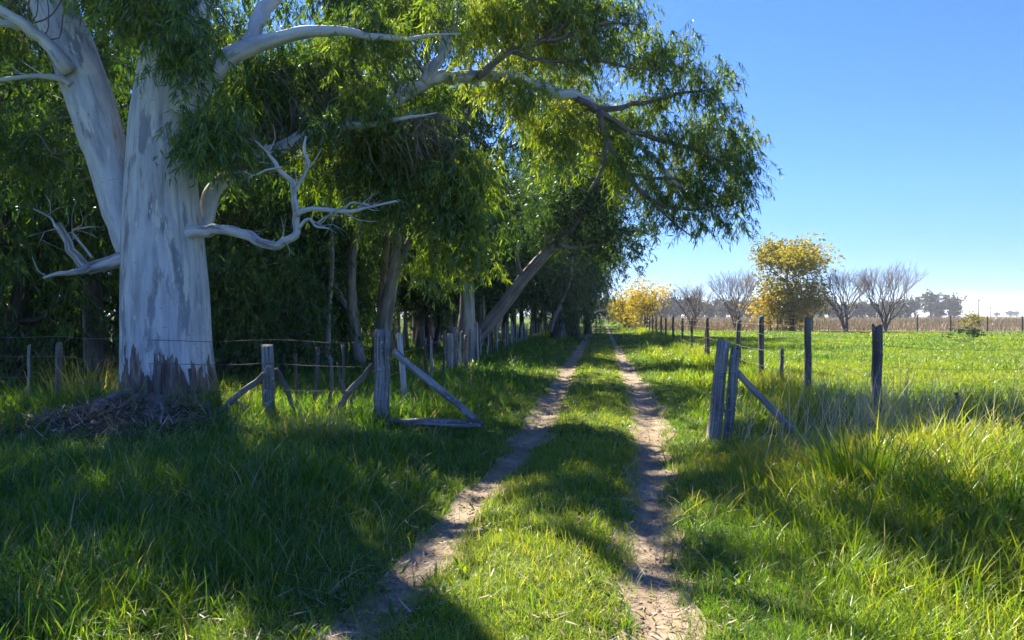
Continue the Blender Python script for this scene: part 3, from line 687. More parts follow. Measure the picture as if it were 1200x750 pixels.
part_tube('branch', [([(204, 274, 10), (224, 272, 10), (243, 271, 8.5), (260, 268, 8), (282, 274, 8), (305, 284, 7.5), (325, 286, 7), (340, 281, 6.5), (348, 269, 6), (347, 250, 5.5), (346, 232, 5), (345, 222, 4.5), (335, 206, 3.6), (322, 190, 3), (312, 178, 2), (300, 165, 1.2)], D0 - .22, D0 - .8),
    ([(346, 224, 3.6), (356, 205, 3), (361, 190, 3), (356, 174, 2), (360, 160, 1.2)], D0 - .8, D0 - .8), ([(348, 252, 4.4), (364, 246, 3.8), (400, 247, 3), (430, 245, 2.4), (465, 236, 1.4)], D0 - .8, D0 - .9), ([(400, 247, 2), (415, 238, 1.5), (440, 241, 1)], D0 - .8, D0 - .9),
    ([(350, 268, 3), (356, 260, 2.6), (365, 258, 2.4), (372, 266, 2), (385, 268, 1.2)], D0 - .8, D0 - .9), ([(372, 262, 2), (385, 252, 1.5), (395, 244, 1)], D0 - .8, D0 - .9), ([(330, 196, 2), (312, 200, 1.6), (296, 205, 1.2), (284, 200, .8)], D0 - .8, D0 - .9)], n=12, rough=0.14, step=0.05, mat=M_DEADLIMB)
part_tube('limb', [([(225, 285, 12), (240, 258, 10), (249, 230, 10.5), (262, 211, 9.5), (292, 190, 9), (330, 172, 9), (370, 158, 9), (402, 148, 8.5), (440, 130, 9), (475, 111, 9.5), (495, 97, 9), (510, 91, 8.5), (540, 91, 8), (580, 91, 7.5), (620, 98, 7), (650, 107, 6.5), (680, 118, 6), (705, 132, 5), (735, 158, 4), (765, 185, 3.2), (795, 218, 2.6), (830, 245, .7)], D0 + .25, 14.6),
    ([(497, 98, 7.5), (514, 72, 6.5), (522, 45, 6), (513, 18, 5), (520, 0, 4.5), (534, -45, 4), (520, -120, 3)], 12.3, 12.3), ([(518, 60, 5), (531, 30, 4.5), (538, 0, 4), (560, -50, 3)], 12.3, 12.2),
    ([(400, 150, 5), (440, 145, 3.6), (480, 138, 2.6), (512, 133, 1.2)], 11.75, 11.4)], n=16, rough=0.10, step=0.08)
part_tube('branch', [([(676, 117, 4.5), (710, 128, 4), (750, 122, 3.2), (790, 112, 2.6), (835, 105, .7)], 13.6, 14.4), ([(690, 124, 4.5), (730, 150, 3.6), (775, 165, 3), (820, 178, 2.4), (872, 205, .6)], 13.6, 14.6),
    ([(700, 130, 4), (712, 165, 3.5), (735, 205, 3), (765, 236, 2.5), (800, 246, 2), (850, 240, .6)], 13.6, 14.7), ([(712, 165, 3), (705, 200, 2.5), (690, 225, .7)], 13.8, 14.0),
    ([(560, 91, 5), (590, 66, 4.2), (625, 52, 3.6), (665, 42, 3), (710, 28, 2.2), (750, 30, .6)], 12.9, 13.8), ([(600, 62, 3), (640, 72, 2.4), (690, 70, 2), (740, 80, 1.4), (800, 85, .5)], 13.1, 14.2),
    ([(735, 205, 2.6), (770, 208, 2.2), (815, 215, 1.6), (860, 235, 1)], 14.1, 14.6), ([(640, 50, 2.4), (670, 20, 2), (700, -15, 1.6)], 13.3, 13.6), ([(765, 236, 2), (790, 262, 1.5), (815, 280, .5)], 14.3, 14.7)], n=8, rough=0.08, mat=M_DEADWOOD)

SK = np.vstack([np.hstack([p, r[:, None]]) for p, r in skeleton])
def leafy(g, gb, cents, r, ntw, tl, nl, L, Wd, spread, tint0, anchors=True, maxr=0.025, **kw):
    """leaf clusters at cents, each tied to the nearest wood by a thin crooked branchlet"""
    add_twigs(g, cents, ntw, tl, nl, L, Wd, r, spread=spread, tint0=tint0, **kw)
    if anchors:
        for c in cents:
            dd = SK[:, :3] - (c - np.array([0, 0, 0.15])); dist = np.linalg.norm(dd, axis=1) + np.where(SK[:, 2] > c[2] + .3, .5, 0)
            k = np.argmin(dist + r.uniform(0, 0.15, len(dist))); s = SK[k, :3]; l = np.linalg.norm(c - s)
            if l < 0.12 or l > 1.6: continue
            mid = (s + c) / 2 + r.normal(size=3) * 0.13 * l + np.array([0, 0, 0.08 * l])
            r0 = min(maxr, 0.004 + 0.007 * l, SK[k, 3] * 0.8)
            tube(gb, [s, s * .6 + mid * .4 + r.normal(size=3) * .05 * l, mid, mid * .4 + c * .6 + r.normal(size=3) * .06 * l, c], [r0, r0 * .85, r0 * .7, r0 * .5, r0 * .25], n=5, step=0.15)
# foliage masses: centre and half size in the photograph, distance, depth spread, number of clusters, tint
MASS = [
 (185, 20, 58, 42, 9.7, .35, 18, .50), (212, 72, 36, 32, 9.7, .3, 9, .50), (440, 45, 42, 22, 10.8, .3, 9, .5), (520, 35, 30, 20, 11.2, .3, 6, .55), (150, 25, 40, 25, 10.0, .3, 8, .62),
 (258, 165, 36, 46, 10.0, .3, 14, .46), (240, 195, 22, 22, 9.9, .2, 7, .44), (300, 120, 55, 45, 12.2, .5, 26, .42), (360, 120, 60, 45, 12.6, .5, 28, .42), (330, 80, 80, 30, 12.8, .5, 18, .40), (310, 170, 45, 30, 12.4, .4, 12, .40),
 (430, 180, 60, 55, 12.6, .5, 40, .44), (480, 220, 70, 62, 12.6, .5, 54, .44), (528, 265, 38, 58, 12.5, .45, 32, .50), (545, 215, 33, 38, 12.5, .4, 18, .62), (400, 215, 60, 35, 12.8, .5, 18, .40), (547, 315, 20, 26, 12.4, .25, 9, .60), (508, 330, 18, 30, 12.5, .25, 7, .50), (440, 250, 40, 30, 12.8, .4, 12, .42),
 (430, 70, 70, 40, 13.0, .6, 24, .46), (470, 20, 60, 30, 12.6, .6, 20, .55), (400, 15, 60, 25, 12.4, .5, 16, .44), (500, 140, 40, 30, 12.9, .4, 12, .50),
 (570, 45, 55, 45, 13.0, .6, 30, .74), (640, 60, 60, 50, 13.8, .6, 36, .80), (600, 125, 45, 35, 13.4, .5, 18, .74), (660, 145, 45, 45, 14.1, .5, 20, .72), (640, 190, 30, 30, 13.9, .4, 9, .68), (690, 60, 45, 55, 14.0, .6, 26, .54), (670, 20, 60, 25, 13.7, .6, 20, .50), (610, 15, 50, 25, 13.1, .5, 14, .60),  # raised tints put the sunlit yellow into these leaves
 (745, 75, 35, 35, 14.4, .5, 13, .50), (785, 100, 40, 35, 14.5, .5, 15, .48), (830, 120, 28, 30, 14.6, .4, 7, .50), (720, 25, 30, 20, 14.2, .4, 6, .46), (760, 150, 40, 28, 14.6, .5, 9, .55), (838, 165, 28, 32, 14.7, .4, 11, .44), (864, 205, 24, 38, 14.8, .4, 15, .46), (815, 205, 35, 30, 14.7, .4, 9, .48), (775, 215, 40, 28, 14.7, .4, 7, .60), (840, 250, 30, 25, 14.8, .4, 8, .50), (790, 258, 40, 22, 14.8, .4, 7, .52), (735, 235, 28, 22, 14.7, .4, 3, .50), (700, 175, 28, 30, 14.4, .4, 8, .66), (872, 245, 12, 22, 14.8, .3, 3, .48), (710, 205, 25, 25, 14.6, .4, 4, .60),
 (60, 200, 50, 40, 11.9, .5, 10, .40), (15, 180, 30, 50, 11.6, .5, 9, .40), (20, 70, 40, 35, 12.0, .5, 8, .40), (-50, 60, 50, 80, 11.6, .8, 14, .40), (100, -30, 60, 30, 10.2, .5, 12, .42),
 (-140, 120, 60, 80, 10.2, .8, 16, .42), (-60, 190, 40, 45, 10.8, .4, 10, .42), (285, 190, 26, 16, 11.0, .2, 5, .46), (372, 168, 26, 16, 11.4, .2, 6, .48), (448, 146, 26, 22, 11.6, .25, 8, .5), (425, 120, 30, 14, 11.8, .25, 5, .5),  # first two masses, out of view, are added to shade the left foreground
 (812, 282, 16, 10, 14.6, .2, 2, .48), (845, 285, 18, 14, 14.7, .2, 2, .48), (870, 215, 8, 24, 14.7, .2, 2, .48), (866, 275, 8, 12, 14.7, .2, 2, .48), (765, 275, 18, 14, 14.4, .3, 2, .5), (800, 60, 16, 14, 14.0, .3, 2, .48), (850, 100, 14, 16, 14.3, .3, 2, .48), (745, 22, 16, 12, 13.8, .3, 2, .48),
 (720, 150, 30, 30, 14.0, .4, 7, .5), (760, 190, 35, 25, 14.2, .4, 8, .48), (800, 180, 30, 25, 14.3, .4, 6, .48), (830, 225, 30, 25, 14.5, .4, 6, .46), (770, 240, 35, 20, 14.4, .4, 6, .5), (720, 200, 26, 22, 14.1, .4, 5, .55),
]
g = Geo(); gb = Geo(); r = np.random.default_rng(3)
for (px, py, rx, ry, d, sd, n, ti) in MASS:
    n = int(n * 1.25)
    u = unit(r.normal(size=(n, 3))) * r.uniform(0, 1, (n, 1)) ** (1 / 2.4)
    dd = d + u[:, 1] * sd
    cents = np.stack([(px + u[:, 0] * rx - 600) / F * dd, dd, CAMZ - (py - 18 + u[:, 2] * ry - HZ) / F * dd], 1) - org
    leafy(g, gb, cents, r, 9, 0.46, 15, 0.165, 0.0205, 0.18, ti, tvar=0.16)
# the upper crown, above the picture: unseen clumps placed to cast shade and leave sun patches
UP_SHADE = [(-6.3, 10.8, 8.0, 1.1, 15), (-5.7, 11.9, 8.5, .9, 9), (-7.9, 11.3, 8.0, 1.4, 20), (-8.6, 12.5, 8.6, 1.1, 12), (-7.4, 13.6, 8.0, 1.2, 15), (-1.1, 11.9, 8.2, .85, 11), (-5.2, 12.0, 8.0, .8, 10), (-5.3, 13.3, 8.0, .9, 10), (-6.4, 13.2, 8.3, 1.0, 10), (-2.6, 11.4, 7.9, .45, 4), (-5.5, 9.6, 10.8, 1.3, 11), (-3.9, 9.4, 12.2, 1.3, 11), (-7.6, 10.4, 11.0, 1.2, 9), (-5.0, 10.4, 13.8, 1.2, 9)]
for (ux, uy, uz, ur, n) in UP_SHADE:
    u = unit(r.normal(size=(n, 3))) * r.uniform(0, 1, (n, 1)) ** (1 / 2.4)
    cents = np.array([ux, uy, uz]) + u * ur * np.array([1, 1, .7]) - org
    leafy(g, gb, cents, r, 10, 0.6, 15, 0.24, 0.04, 0.27, 0.45, tvar=0.15, maxr=0.05)
crown = g.obj('crown', M_GUM, gum)
gb.obj('twigs', M_DEADWOOD, gum, sm=True)

# ------------------------------------------------------------------ the grove
def make_tree(name, label, cat, seed, H, tr_r, cb, cr, nst, nlimb, ncl, ntw, nl, L, Wd, bark, leafmat, lean=(0, 0), droop=1.0, tint0=0.45, tvar=0.22, spread=0.45, tl=0.8, low_bias=0.0, stemspread=0.3, wob=0.25, sides=9, shape='round'):
    r = np.random.default_rng(seed)
    t = thing(name, label, cat)
    gt = Geo(); gc = Geo(); sk = []
    for s in range(nst):
        a = r.uniform(0, 6.28); b0 = stemspread * (0 if nst == 1 else 1)
        base = np.array([math.cos(a) * b0 * .6, math.sin(a) * b0 * .6, -0.15]); h = H * (1 if s == 0 else r.uniform(.75, .98))
        top = np.array([lean[0] * h + math.cos(a) * b0 * h * .35, lean[1] * h + math.sin(a) * b0 * h * .35, h * 0.96])
        k = 7; P = []; R = []
        for i in range(k):
            f = i / (k - 1); P.append(base * (1 - f) + top * f + (r.normal(size=3) * np.array([wob, wob, 0]) if 0 < i else 0) * min(1, f * 2)); R.append(tr_r * (1 - 0.88 * f ** .9) * (1.35 if i == 0 else 1) * (1 if s == 0 else r.uniform(.6, .95)))
        Pc, Rc = tube(gt, P, R, n=sides, step=0.35, rough=0.1, seed=seed + s); sk.append((Pc, Rc))
    for i in range(nlimb):
        Pc, Rc = sk[r.integers(nst)]
        f = r.uniform(max(0.12, cb * .75), .95) ** (1 + low_bias); k = int(f * (len(Pc) - 1)); s0 = Pc[k]
        a = i * 2.4 + r.uniform(-.5, .5); hf = s0[2] / H
        if shape == 'cone': ln = cr * (1.15 - hf)
        else: ln = cr * (0.45 + 0.75 * math.sin(math.pi * min(1, max(0.08, (hf - cb * .6) / (1.02 - cb * .6)))))
        ln *= r.uniform(.7, 1.1); el = r.uniform(.2, .9) if shape != 'cone' else r.uniform(-.1, .4)
        dv = np.array([math.cos(a) * math.cos(el), math.sin(a) * math.cos(el), math.sin(el)])
        P = [s0, s0 + dv * ln * .35 + r.normal(size=3) * .08 * ln, s0 + dv * ln * .7 + r.normal(size=3) * .1 * ln - np.array([0, 0, .03 * ln]), s0 + dv * ln + r.normal(size=3) * .1 * ln - np.array([0, 0, .15 * ln])]
        r0 = min(Rc[k] * .6, .03 * ln + .02)
        sk.append(tube(gt, P, [r0, r0 * .7, r0 * .45, r0 * .15], n=6, step=0.35, rough=0.08, seed=seed + i))
    limbs = sk[nst:]
    wts = np.array([np.linalg.norm(p[-1] - p[0]) for p, _ in limbs]); wts /= wts.sum()
    cs = []
    for i in r.choice(len(limbs), ncl, p=wts):
        p = limbs[i][0]; c = p[int((r.uniform(.25, 1) ** .7) * (len(p) - 1))]
        c = c + r.normal(size=3) * spread * .9 * np.array([1, 1, .8]) + np.array([0, 0, .1])
        cs.append(c)
    cs = np.array(cs); cs = cs[cs[:, 2] > 0.5]
    add_twigs(gc, cs, ntw, tl, nl, L, Wd, r, spread=spread, droop=droop, tint0=tint0, tvar=tvar, stems=False)
    gt.obj('trunk', bark, t, sm=True); gc.obj('crown', leafmat, t)
    return t

def put(t, px, d, rz, label, group=None, s=1.0, first=set(), dx=0.0):
    x = (px - 600) / F * d + dx; loc = (x, d, tz(x, d) - 0.05)
    return put_at(t, loc, rz, label, group, s)
_used = set()
def put_at(t, loc, rz, label, group=None, s=1.0):
    sc = (s, s, s) if not isinstance(s, tuple) else s
    if t.name not in _used:
        _used.add(t.name); t.location = loc; t.rotation_euler = (0, 0, rz); t['label'] = label; t.scale = sc
        if group: t['group'] = group
        return t
    return copy_thing(t, loc, rz, label, group, sc)

GR = 'trees of the shaded grove'
def sun_gap(x, y):
    q_ = y + 1.73 * x
    return .55 if min(abs(q_ - c) for c in (12.5, 23, 40, 62)) < 2.2 else 1.0
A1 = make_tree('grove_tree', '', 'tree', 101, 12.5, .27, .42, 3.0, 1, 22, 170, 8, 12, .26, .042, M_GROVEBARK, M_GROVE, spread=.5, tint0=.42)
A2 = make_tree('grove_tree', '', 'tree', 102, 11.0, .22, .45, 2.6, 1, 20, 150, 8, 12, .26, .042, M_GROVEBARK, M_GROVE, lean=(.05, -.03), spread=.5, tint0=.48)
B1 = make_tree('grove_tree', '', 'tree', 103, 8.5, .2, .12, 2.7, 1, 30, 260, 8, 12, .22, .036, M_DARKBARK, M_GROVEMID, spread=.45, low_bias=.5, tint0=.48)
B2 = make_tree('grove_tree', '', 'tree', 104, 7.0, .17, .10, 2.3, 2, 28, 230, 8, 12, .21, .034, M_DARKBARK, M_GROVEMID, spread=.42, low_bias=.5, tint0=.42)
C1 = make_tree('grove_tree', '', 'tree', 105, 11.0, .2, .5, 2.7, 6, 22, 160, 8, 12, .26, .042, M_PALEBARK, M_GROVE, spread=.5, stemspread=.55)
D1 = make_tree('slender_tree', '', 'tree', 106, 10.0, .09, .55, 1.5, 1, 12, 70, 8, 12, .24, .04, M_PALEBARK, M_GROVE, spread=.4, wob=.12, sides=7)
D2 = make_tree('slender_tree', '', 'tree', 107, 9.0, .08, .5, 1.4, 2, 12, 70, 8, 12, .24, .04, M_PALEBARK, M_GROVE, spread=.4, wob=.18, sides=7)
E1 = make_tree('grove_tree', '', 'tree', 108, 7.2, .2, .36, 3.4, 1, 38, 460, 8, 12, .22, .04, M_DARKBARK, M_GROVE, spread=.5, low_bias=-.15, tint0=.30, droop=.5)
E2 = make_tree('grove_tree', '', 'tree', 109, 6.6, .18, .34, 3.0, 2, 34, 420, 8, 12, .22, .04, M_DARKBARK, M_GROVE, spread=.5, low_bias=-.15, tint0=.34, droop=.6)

# trees one can pick out
put(B1, 20, 15.5, 0.3, 'dark leafy tree hanging low at the left edge behind the wire fence')
put(A1, 118, 18.5, 1.1, 'dark straight-trunked tree just behind the left limb of the big gum')
for px, d, a_ in [(262, 17.0, .2), (322, 17.6, 3.1), (66, 21, 1.0), (8, 23, 2.2), (100, 25, 4.0), (400, 24, 5.0)]:
    put(B2 if px % 4 else B1, px, d, a_, 'leafy bush-like tree filling the edge of the grove behind the wire fence', 'leafy trees at the edge of the grove', s=.85)
put(B2, 292, 19.5, 2.0, 'low bushy green tree behind the fence between the gum tree and the braced post', s=1.1)
put(B1, 358, 22.5, 4.0, 'bushy dark tree with leaves near the ground above the short grey post', s=1.05)
put(D1, 384, 19.0, .6, 'slim grove tree with a dark trunk left of the pale multi-stemmed tree')
put(C1, 432, 21.5, 2.4, 'pale tree with several stems rising behind the braced gate post')
put(A1, 541, 21.5, 3.3, 'pale trunked gum standing behind the cluster of grey pickets', s=.95)
put(D2, 458, 27, 1.0, 'grove tree with a grey trunk right of the pale multi-stemmed tree')
D_LABEL = 'thin pale trunk standing among others in the dark middle of the grove'
for k, (px, d) in enumerate([(468, 33), (476, 40), (484, 31), (491, 46), (500, 36), (507, 52), (513, 33), (520, 44), (528, 38), (447, 36), (440, 45), (553, 42), (560, 33), (572, 50), (585, 46), (595, 55), (420, 40), (405, 34), (536, 48), (604, 62)]):
    put(D1 if k % 2 else D2, px, d, k * 1.7, D_LABEL, 'thin trunks inside the grove', s=0.9 + 0.3 * random.random())
# leaning trunk over the lane fence
gt = Geo(); gc = Geo()
lean_t = thing('leaning_tree', 'tree with a thick bare trunk leaning right over the picket fence', 'tree', (*W(560, 0, 25)[:2], 0))
lo = np.array(lean_t.location)
P, R = px_path([(548, 405, 9), (566, 388, 8.5), (590, 358, 8), (615, 325, 7.2), (640, 297, 6.5), (668, 268, 6), (690, 235, 5), (705, 195, 4), (712, 150, 2)], 25, 26, lo)
Pm, Rm = tube(gt, P, R, n=12, step=.2, rough=.12, seed=7)
for L in ([(612, 328, 3), (606, 300, 2.4), (612, 270, 1.6)], [(650, 287, 3), (680, 290, 2.4), (715, 280, 1.6)], [(625, 313, 2.2), (640, 285, 1.6), (634, 250, 1)]):
    P, R = px_path(L, 25.4, 25.4, lo); tube(gt, P, R, n=6, step=.2, seed=9)
r = np.random.default_rng(77)
cs = []
for (px, py, rx, ry, n) in [(690, 220, 45, 40, 60), (720, 270, 38, 35, 45), (660, 235, 40, 35, 45), (710, 175, 35, 35, 34), (640, 260, 30, 25, 22)]:
    u = unit(r.normal(size=(n, 3))) * r.uniform(0, 1, (n, 1)) ** .4
    dd = 25.8 + u[:, 1] * 1.1; cs.append(np.stack([(px + u[:, 0] * rx - 600) / F * dd, dd, CAMZ - (py + u[:, 2] * ry - HZ) / F * dd], 1) - lo)
add_twigs(gc, np.vstack(cs), 8, .75, 12, .2, .034, r, spread=.4, tint0=.34, stems=False, droop=.7)
gt.obj('trunk', M_GROVEBARK, lean_t, sm=True); gc.obj('crown', M_GROVE, lean_t)
# a thin second leaner farther along
gt = Geo(); gc = Geo()
thin = thing('leaning_tree', 'thin pale trunk leaning right at the far fence of the grove', 'tree', (*W(646, 0, 42)[:2], 0)); lo = np.array(thin.location)
P, R = px_path([(645, 389, 2.2), (650, 372, 2), (660, 350, 1.7), (668, 330, 1.4), (672, 300, 1)], 42, 42, lo); tube(gt, P, R, n=7, step=.3, rough=.1, seed=3)
u = r.normal(size=(60, 3)) * np.array([1.6, 1.2, 1.6]) + np.array([W(680, 285, 42)]) - lo
add_twigs(gc, u, 8, .75, 11, .24, .042, r, spread=.45, tint0=.36, stems=False, droop=.7)
gt.obj('trunk', M_PALEBARK, thin, sm=True); gc.obj('crown', M_GROVE, thin)

# row along the lane
E_LABEL = 'dark dense tree in the row shading the left side of the lane'
ER = 'dense trees in the row along the lane'
for k, (px, d, s) in enumerate([(560, 27, .95), (598, 31, 1.0), (612, 36, 1.05), (628, 41, 1.1), (640, 47, 1.05), (650, 53, 1.1), (654, 61, 1.15), (662, 69, 1.2), (668, 78, 1.2), (672, 88, 1.25), (676, 98, 1.2), (679, 109, 1.2)]):
    put(E1 if k % 2 else E2, px, d, k * 2.1, E_LABEL, ER, s=s * (sun_gap((px - 600) / F * d, d) * .5 + .5), dx=-1.7)
# tall trees that stand clear of the row
for px, d, s_ in [(655, 49, 1.35), (668, 56, 1.3), (662, 64, 1.45)]:
    put(A1, px, d, px, 'tall grove tree rising above the dense row along the lane', 'tall trees above the row', s=s_)
for xx, yy, s_ in [(4.4, 52, (1.3, 1.3, 2.1)), (6.4, 62, (1.4, 1.4, 2.3)), (2.6, 46, (1.2, 1.2, 1.8))]:
    put_at(B1, (xx, yy, 0), xx, 'tall dark leafy tree in the far part of the row along the lane', 'tall leafy trees in the far row', s=s_)
for px, d, s_ in [(-30, 24, 1.1), (60, 27, 1.15), (140, 25, 1.05), (210, 29, 1.1), (270, 27, 1.05), (100, 34, 1.2)]:  # trees added behind to block sun and darken the leaves at left
    put(A1 if px % 20 else A2, px, d, px, 'tall high-crowned tree added behind the big gum tree to block sun', 'tall trees added behind the gum tree', s=s_)
# the body of the grove
G_LABEL = 'dark grove tree standing deep in the shade behind the fences'
cand = []
rg = np.random.default_rng(19)
taken = [((px - 600) / F * d, d) for px, d in [(20, 15.5), (118, 18.5), (292, 19.5), (358, 22.5), (384, 19), (432, 21.5), (541, 21.5), (458, 27)]]
tries = 0
while len(cand) < 58 and tries < 6000:
    tries += 1
    yy = rg.uniform(17, 105); xx = rg.uniform(-34, fence_l(yy) - 2.0)
    if xx < -0.78 * yy - 4 or (xx < -0.42 * yy and yy > 27): continue
    if all((xx - a) ** 2 + (yy - b) ** 2 > (3.1 + yy * 0.022) ** 2 for a, b in taken):
        taken.append((xx, yy)); cand.append((xx, yy))
for k, (xx, yy) in enumerate(cand):
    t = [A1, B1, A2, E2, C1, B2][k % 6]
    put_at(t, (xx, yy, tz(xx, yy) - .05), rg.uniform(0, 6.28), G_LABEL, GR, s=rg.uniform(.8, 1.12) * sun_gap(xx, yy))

# ------------------------------------------------------------------ field trees
def bare_tree(seed, H, spread):
    r = np.random.default_rng(seed); gt = Geo(); gb = Geo()
    segs = []
    def rec(p, dv, ln, rad, depth):
        dv = unit(dv); q1 = p + dv * ln * .5 + r.normal(size=3) * .04 * ln; q2 = p + dv * ln + r.normal(size=3) * .04 * ln
        tube(gt if depth < 2 else gb, [p, q1, q2], [rad, rad * .85, rad * .68], n=6 if depth < 2 else 3, step=ln, seed=seed + depth, cap=False)
        if depth >= 6: return
        k = 3 if depth in (0, 1) else 2
        if depth == 3: k = 3
        for i in range(k):
            a = r.uniform(0, 6.28) if depth else i * 6.28 / k + r.uniform(-.4, .4)
            side = np.array([math.cos(a), math.sin(a), 0])
            nd = dv + side * (spread if depth == 0 else .42) * r.uniform(.6, 1.2) + np.array([0, 0, .16])
            rec(q2 if i < 2 else q1 * .4 + q2 * .6, nd, ln * (1.15 if depth == 0 else r.uniform(.68, .86)), rad * .62, depth + 1)
    for i in range(4):
        a = i * 1.57 + r.uniform(-.4, .4)
        rec(np.array([0, 0, -0.1 + .1 * i]), np.array([math.cos(a) * .32, math.sin(a) * .32, 1]), H * .2, .11, 0)
    return gt, gb
BT = []
for k, (px, d, H, sd, lab) in enumerate([(812, 80, 5.2, 201, 'leafless tree at the far left of the bare row, nearest the lane'), (862, 76, 6.2, 202, 'leafless branching tree just left of the yellow trees'), (990, 74, 6.0, 203, 'leafless tree close on the right of the tall yellow tree'), (1038, 73, 6.5, 204, 'wide vase-shaped leafless tree at the right end of the row')]):
    gt, gb = bare_tree(sd, H, .55)
    x = (px - 600) / F * d
    t = thing('bare_tree', lab, 'tree', (x, d, 0), 0, 'leafless trees in the field')
    gt.obj('trunk', M_TWIG, t, sm=True); gb.obj('branches', M_TWIG, t)
    zt = max(v.co.z for ch in t.children for v in ch.data.vertices); t.scale = (H / zt * 1.16, H / zt * 1.16, H / zt * 1.08)
def yellow(px, d, H, cr, seed, label, cb=.2, ncl=120, tint=.5, s=1):
    t = make_tree('yellow_tree', label, 'tree', seed, H, .16 * H / 8, cb, cr, 2, 34, ncl, 9, 13, .17, .085, M_DARKBARK, M_YELLOW, spread=.66, tl=.6, droop=.5, tint0=tint, tvar=.3, stemspread=.25)
    x = (px - 600) / F * d; t.location = (x, d, 0)
yellow(930, 75, 9.0, 3.6, 301, 'tall yellow autumn tree standing alone in the middle of the field row', ncl=560, tint=.32, cb=.12)
yellow(902, 77, 4.2, 2.0, 302, 'small orange tree tucked under the left side of the tall yellow tree', cb=.1, ncl=60, tint=.7)
yellow(757, 84, 5.4, 2.7, 303, 'bright yellow tree leaning over the fence at the far end of the lane', cb=.12, ncl=110, tint=.62)
yellow(733, 92, 4.0, 2.2, 304, 'low yellow bush beside the far end of the lane', cb=.08, ncl=80, tint=.5)
# shrub and weed in the field
sh = make_tree('shrub', 'low dark shrub at the far end of the lane', 'shrub', 401, 1.3, .04, .05, .9, 3, 14, 30, 6, 9, .16, .05, M_DARKBARK, M_GROVE, spread=.2, tl=.3, droop=.3)
sh.location = ((706 - 600) / F * 120, 120, 0)
wd = make_tree('weed_clump', 'dark leafy weed standing in the pasture near the right edge', 'weed', 402, .75, .02, .05, .7, 4, 14, 30, 6, 9, .16, .05, M_DARKBARK, M_GROVE, spread=.14, tl=.25, droop=.2, tint0=.3)
wd.location = ((1135 - 600) / F * 41, 41, 0); wd.scale = (1.1, 1.0, .8)
sc = make_tree('shrub', 'greenish bush among the dry weeds behind the far fence', 'shrub', 403, 1.5, .03, .05, 1.2, 4, 14, 40, 6, 9, .2, .06, M_DARKBARK, M_YELLOW, spread=.3, tl=.3, droop=.2, tint0=.12)
sc.location = ((1138 - 600) / F * 79, 79, 0)

# ------------------------------------------------------------------ horizon trees and poles
FT = [make_tree('distant_tree', '', 'tree', 500 + k, H, .3, .15, cr, 1, 16, 90, 6, 6, .8, .5, M_DARKBARK, M_FAR, spread=.9, tl=1.2, droop=.3, tint0=.5, tvar=.35) for k, (H, cr) in enumerate([(11, 4.0), (9.0, 3.6), (13, 3.6)])]
rf = np.random.default_rng(8)
for k in range(80):
    px = 690 + k * 4.7 + rf.uniform(-3, 3); d = 330 + rf.uniform(-25, 60)
    x = (px - 600) / F * d
    put_at(FT[k % 3], (x, d, 0), rf.uniform(0, 6.28), 'grey-green tree in the hazy wood along the horizon', 'trees of the hazy wood on the horizon', s=(1.0 - 0.12 * (k > 62)) * rf.uniform(.6, .84))
for px, d, s, k, lab in [(1072, 400, 1.0, 0, None), (1090, 410, 1.15, 2, None), (1101, 405, .9, 1, None), (1113, 400, 1.1, 0, None), (1119, 402, .8, 1, None)]:
    put_at(FT[k], ((px - 600) / F * d, d, 0), px, 'round tree in the small clump at the right end of the horizon wood', 'clump at the right end of the horizon wood', s=s)
for px, s in [(1168, .6), (1184, .8), (1191, .75), (1215, .7), (1230, .8)]:
    put_at(FT[0], ((px - 600) / F * 900, 900, 0), px, 'tiny far tree low on the horizon at the right edge', 'tiny trees at the right edge of the horizon', s=(s * 1.3, s * 1.3, s * .8))
for px, d, h, lab in [(1147, 230, 5.9, 'taller bare utility pole on the horizon at the right'), (1161, 330, 4.8, 'shorter thin pole just right of the taller utility pole')]:
    g = Geo(); tube(g, [(0, 0, 0), (0, 0, h + 1)], [.17, .12], n=8, step=2)
    p = thing('utility_pole', lab, 'pole', ((px - 600) / F * d, d, 0)); g.obj('pole', M_DPOST, p, sm=True)
    g = Geo(); tube(g, [(-.9, 0, h + .4), (.9, 0, h + .4)], [.07, .07], n=5, step=2); g.obj('crossarm', M_DPOST, p)

# ------------------------------------------------------------------ fences and posts
def post_geo(p0, p1, r0, r1, seed, n=14, sq=.55, rough=.12, jag=True, ridges=True):
    g = Geo(); p0 = np.array(p0, float); p1 = np.array(p1, float)
    k = 6; rr = np.random.default_rng(seed)
    P = [p0 * (1 - f) + p1 * f + rr.normal(size=3) * .006 * (0 < i < k - 1) for i, f in enumerate(np.linspace(0, 1, k))]; R = list(np.linspace(r0, r1, k))
    tube(g, P, R, n=n, step=.1, rough=rough, seed=seed, square=sq, fine=1.6)
    if jag:   # weathered, uneven top
        v = g.v[-1]; axis_ = unit(p1 - p0); v[-n:] += (axis_[None] * (rr.uniform(-.03, .035, n)[:, None])).astype(np.float32)
    return g
def wire_geo(pts, sag=.015, r=.0042, wob=0.006):
    g = Geo(); rr = np.random.default_rng(len(pts) * 7 + int(abs(pts[0][2]) * 100))
    P = []
    for a, b in zip(pts[:-1], pts[1:]):
        a = np.array(a, float); b = np.array(b, float)
        for f in np.linspace(0, 1, 5)[:-1]: P.append(a * (1 - f) + b * f - np.array([0, 0, sag * 4 * f * (1 - f)]) + rr.normal(size=3) * wob * (f > 0))
    P.append(np.array(pts[-1], float)); tube(g, P, [r] * len(P), n=4, step=50, cap=False)
    return g

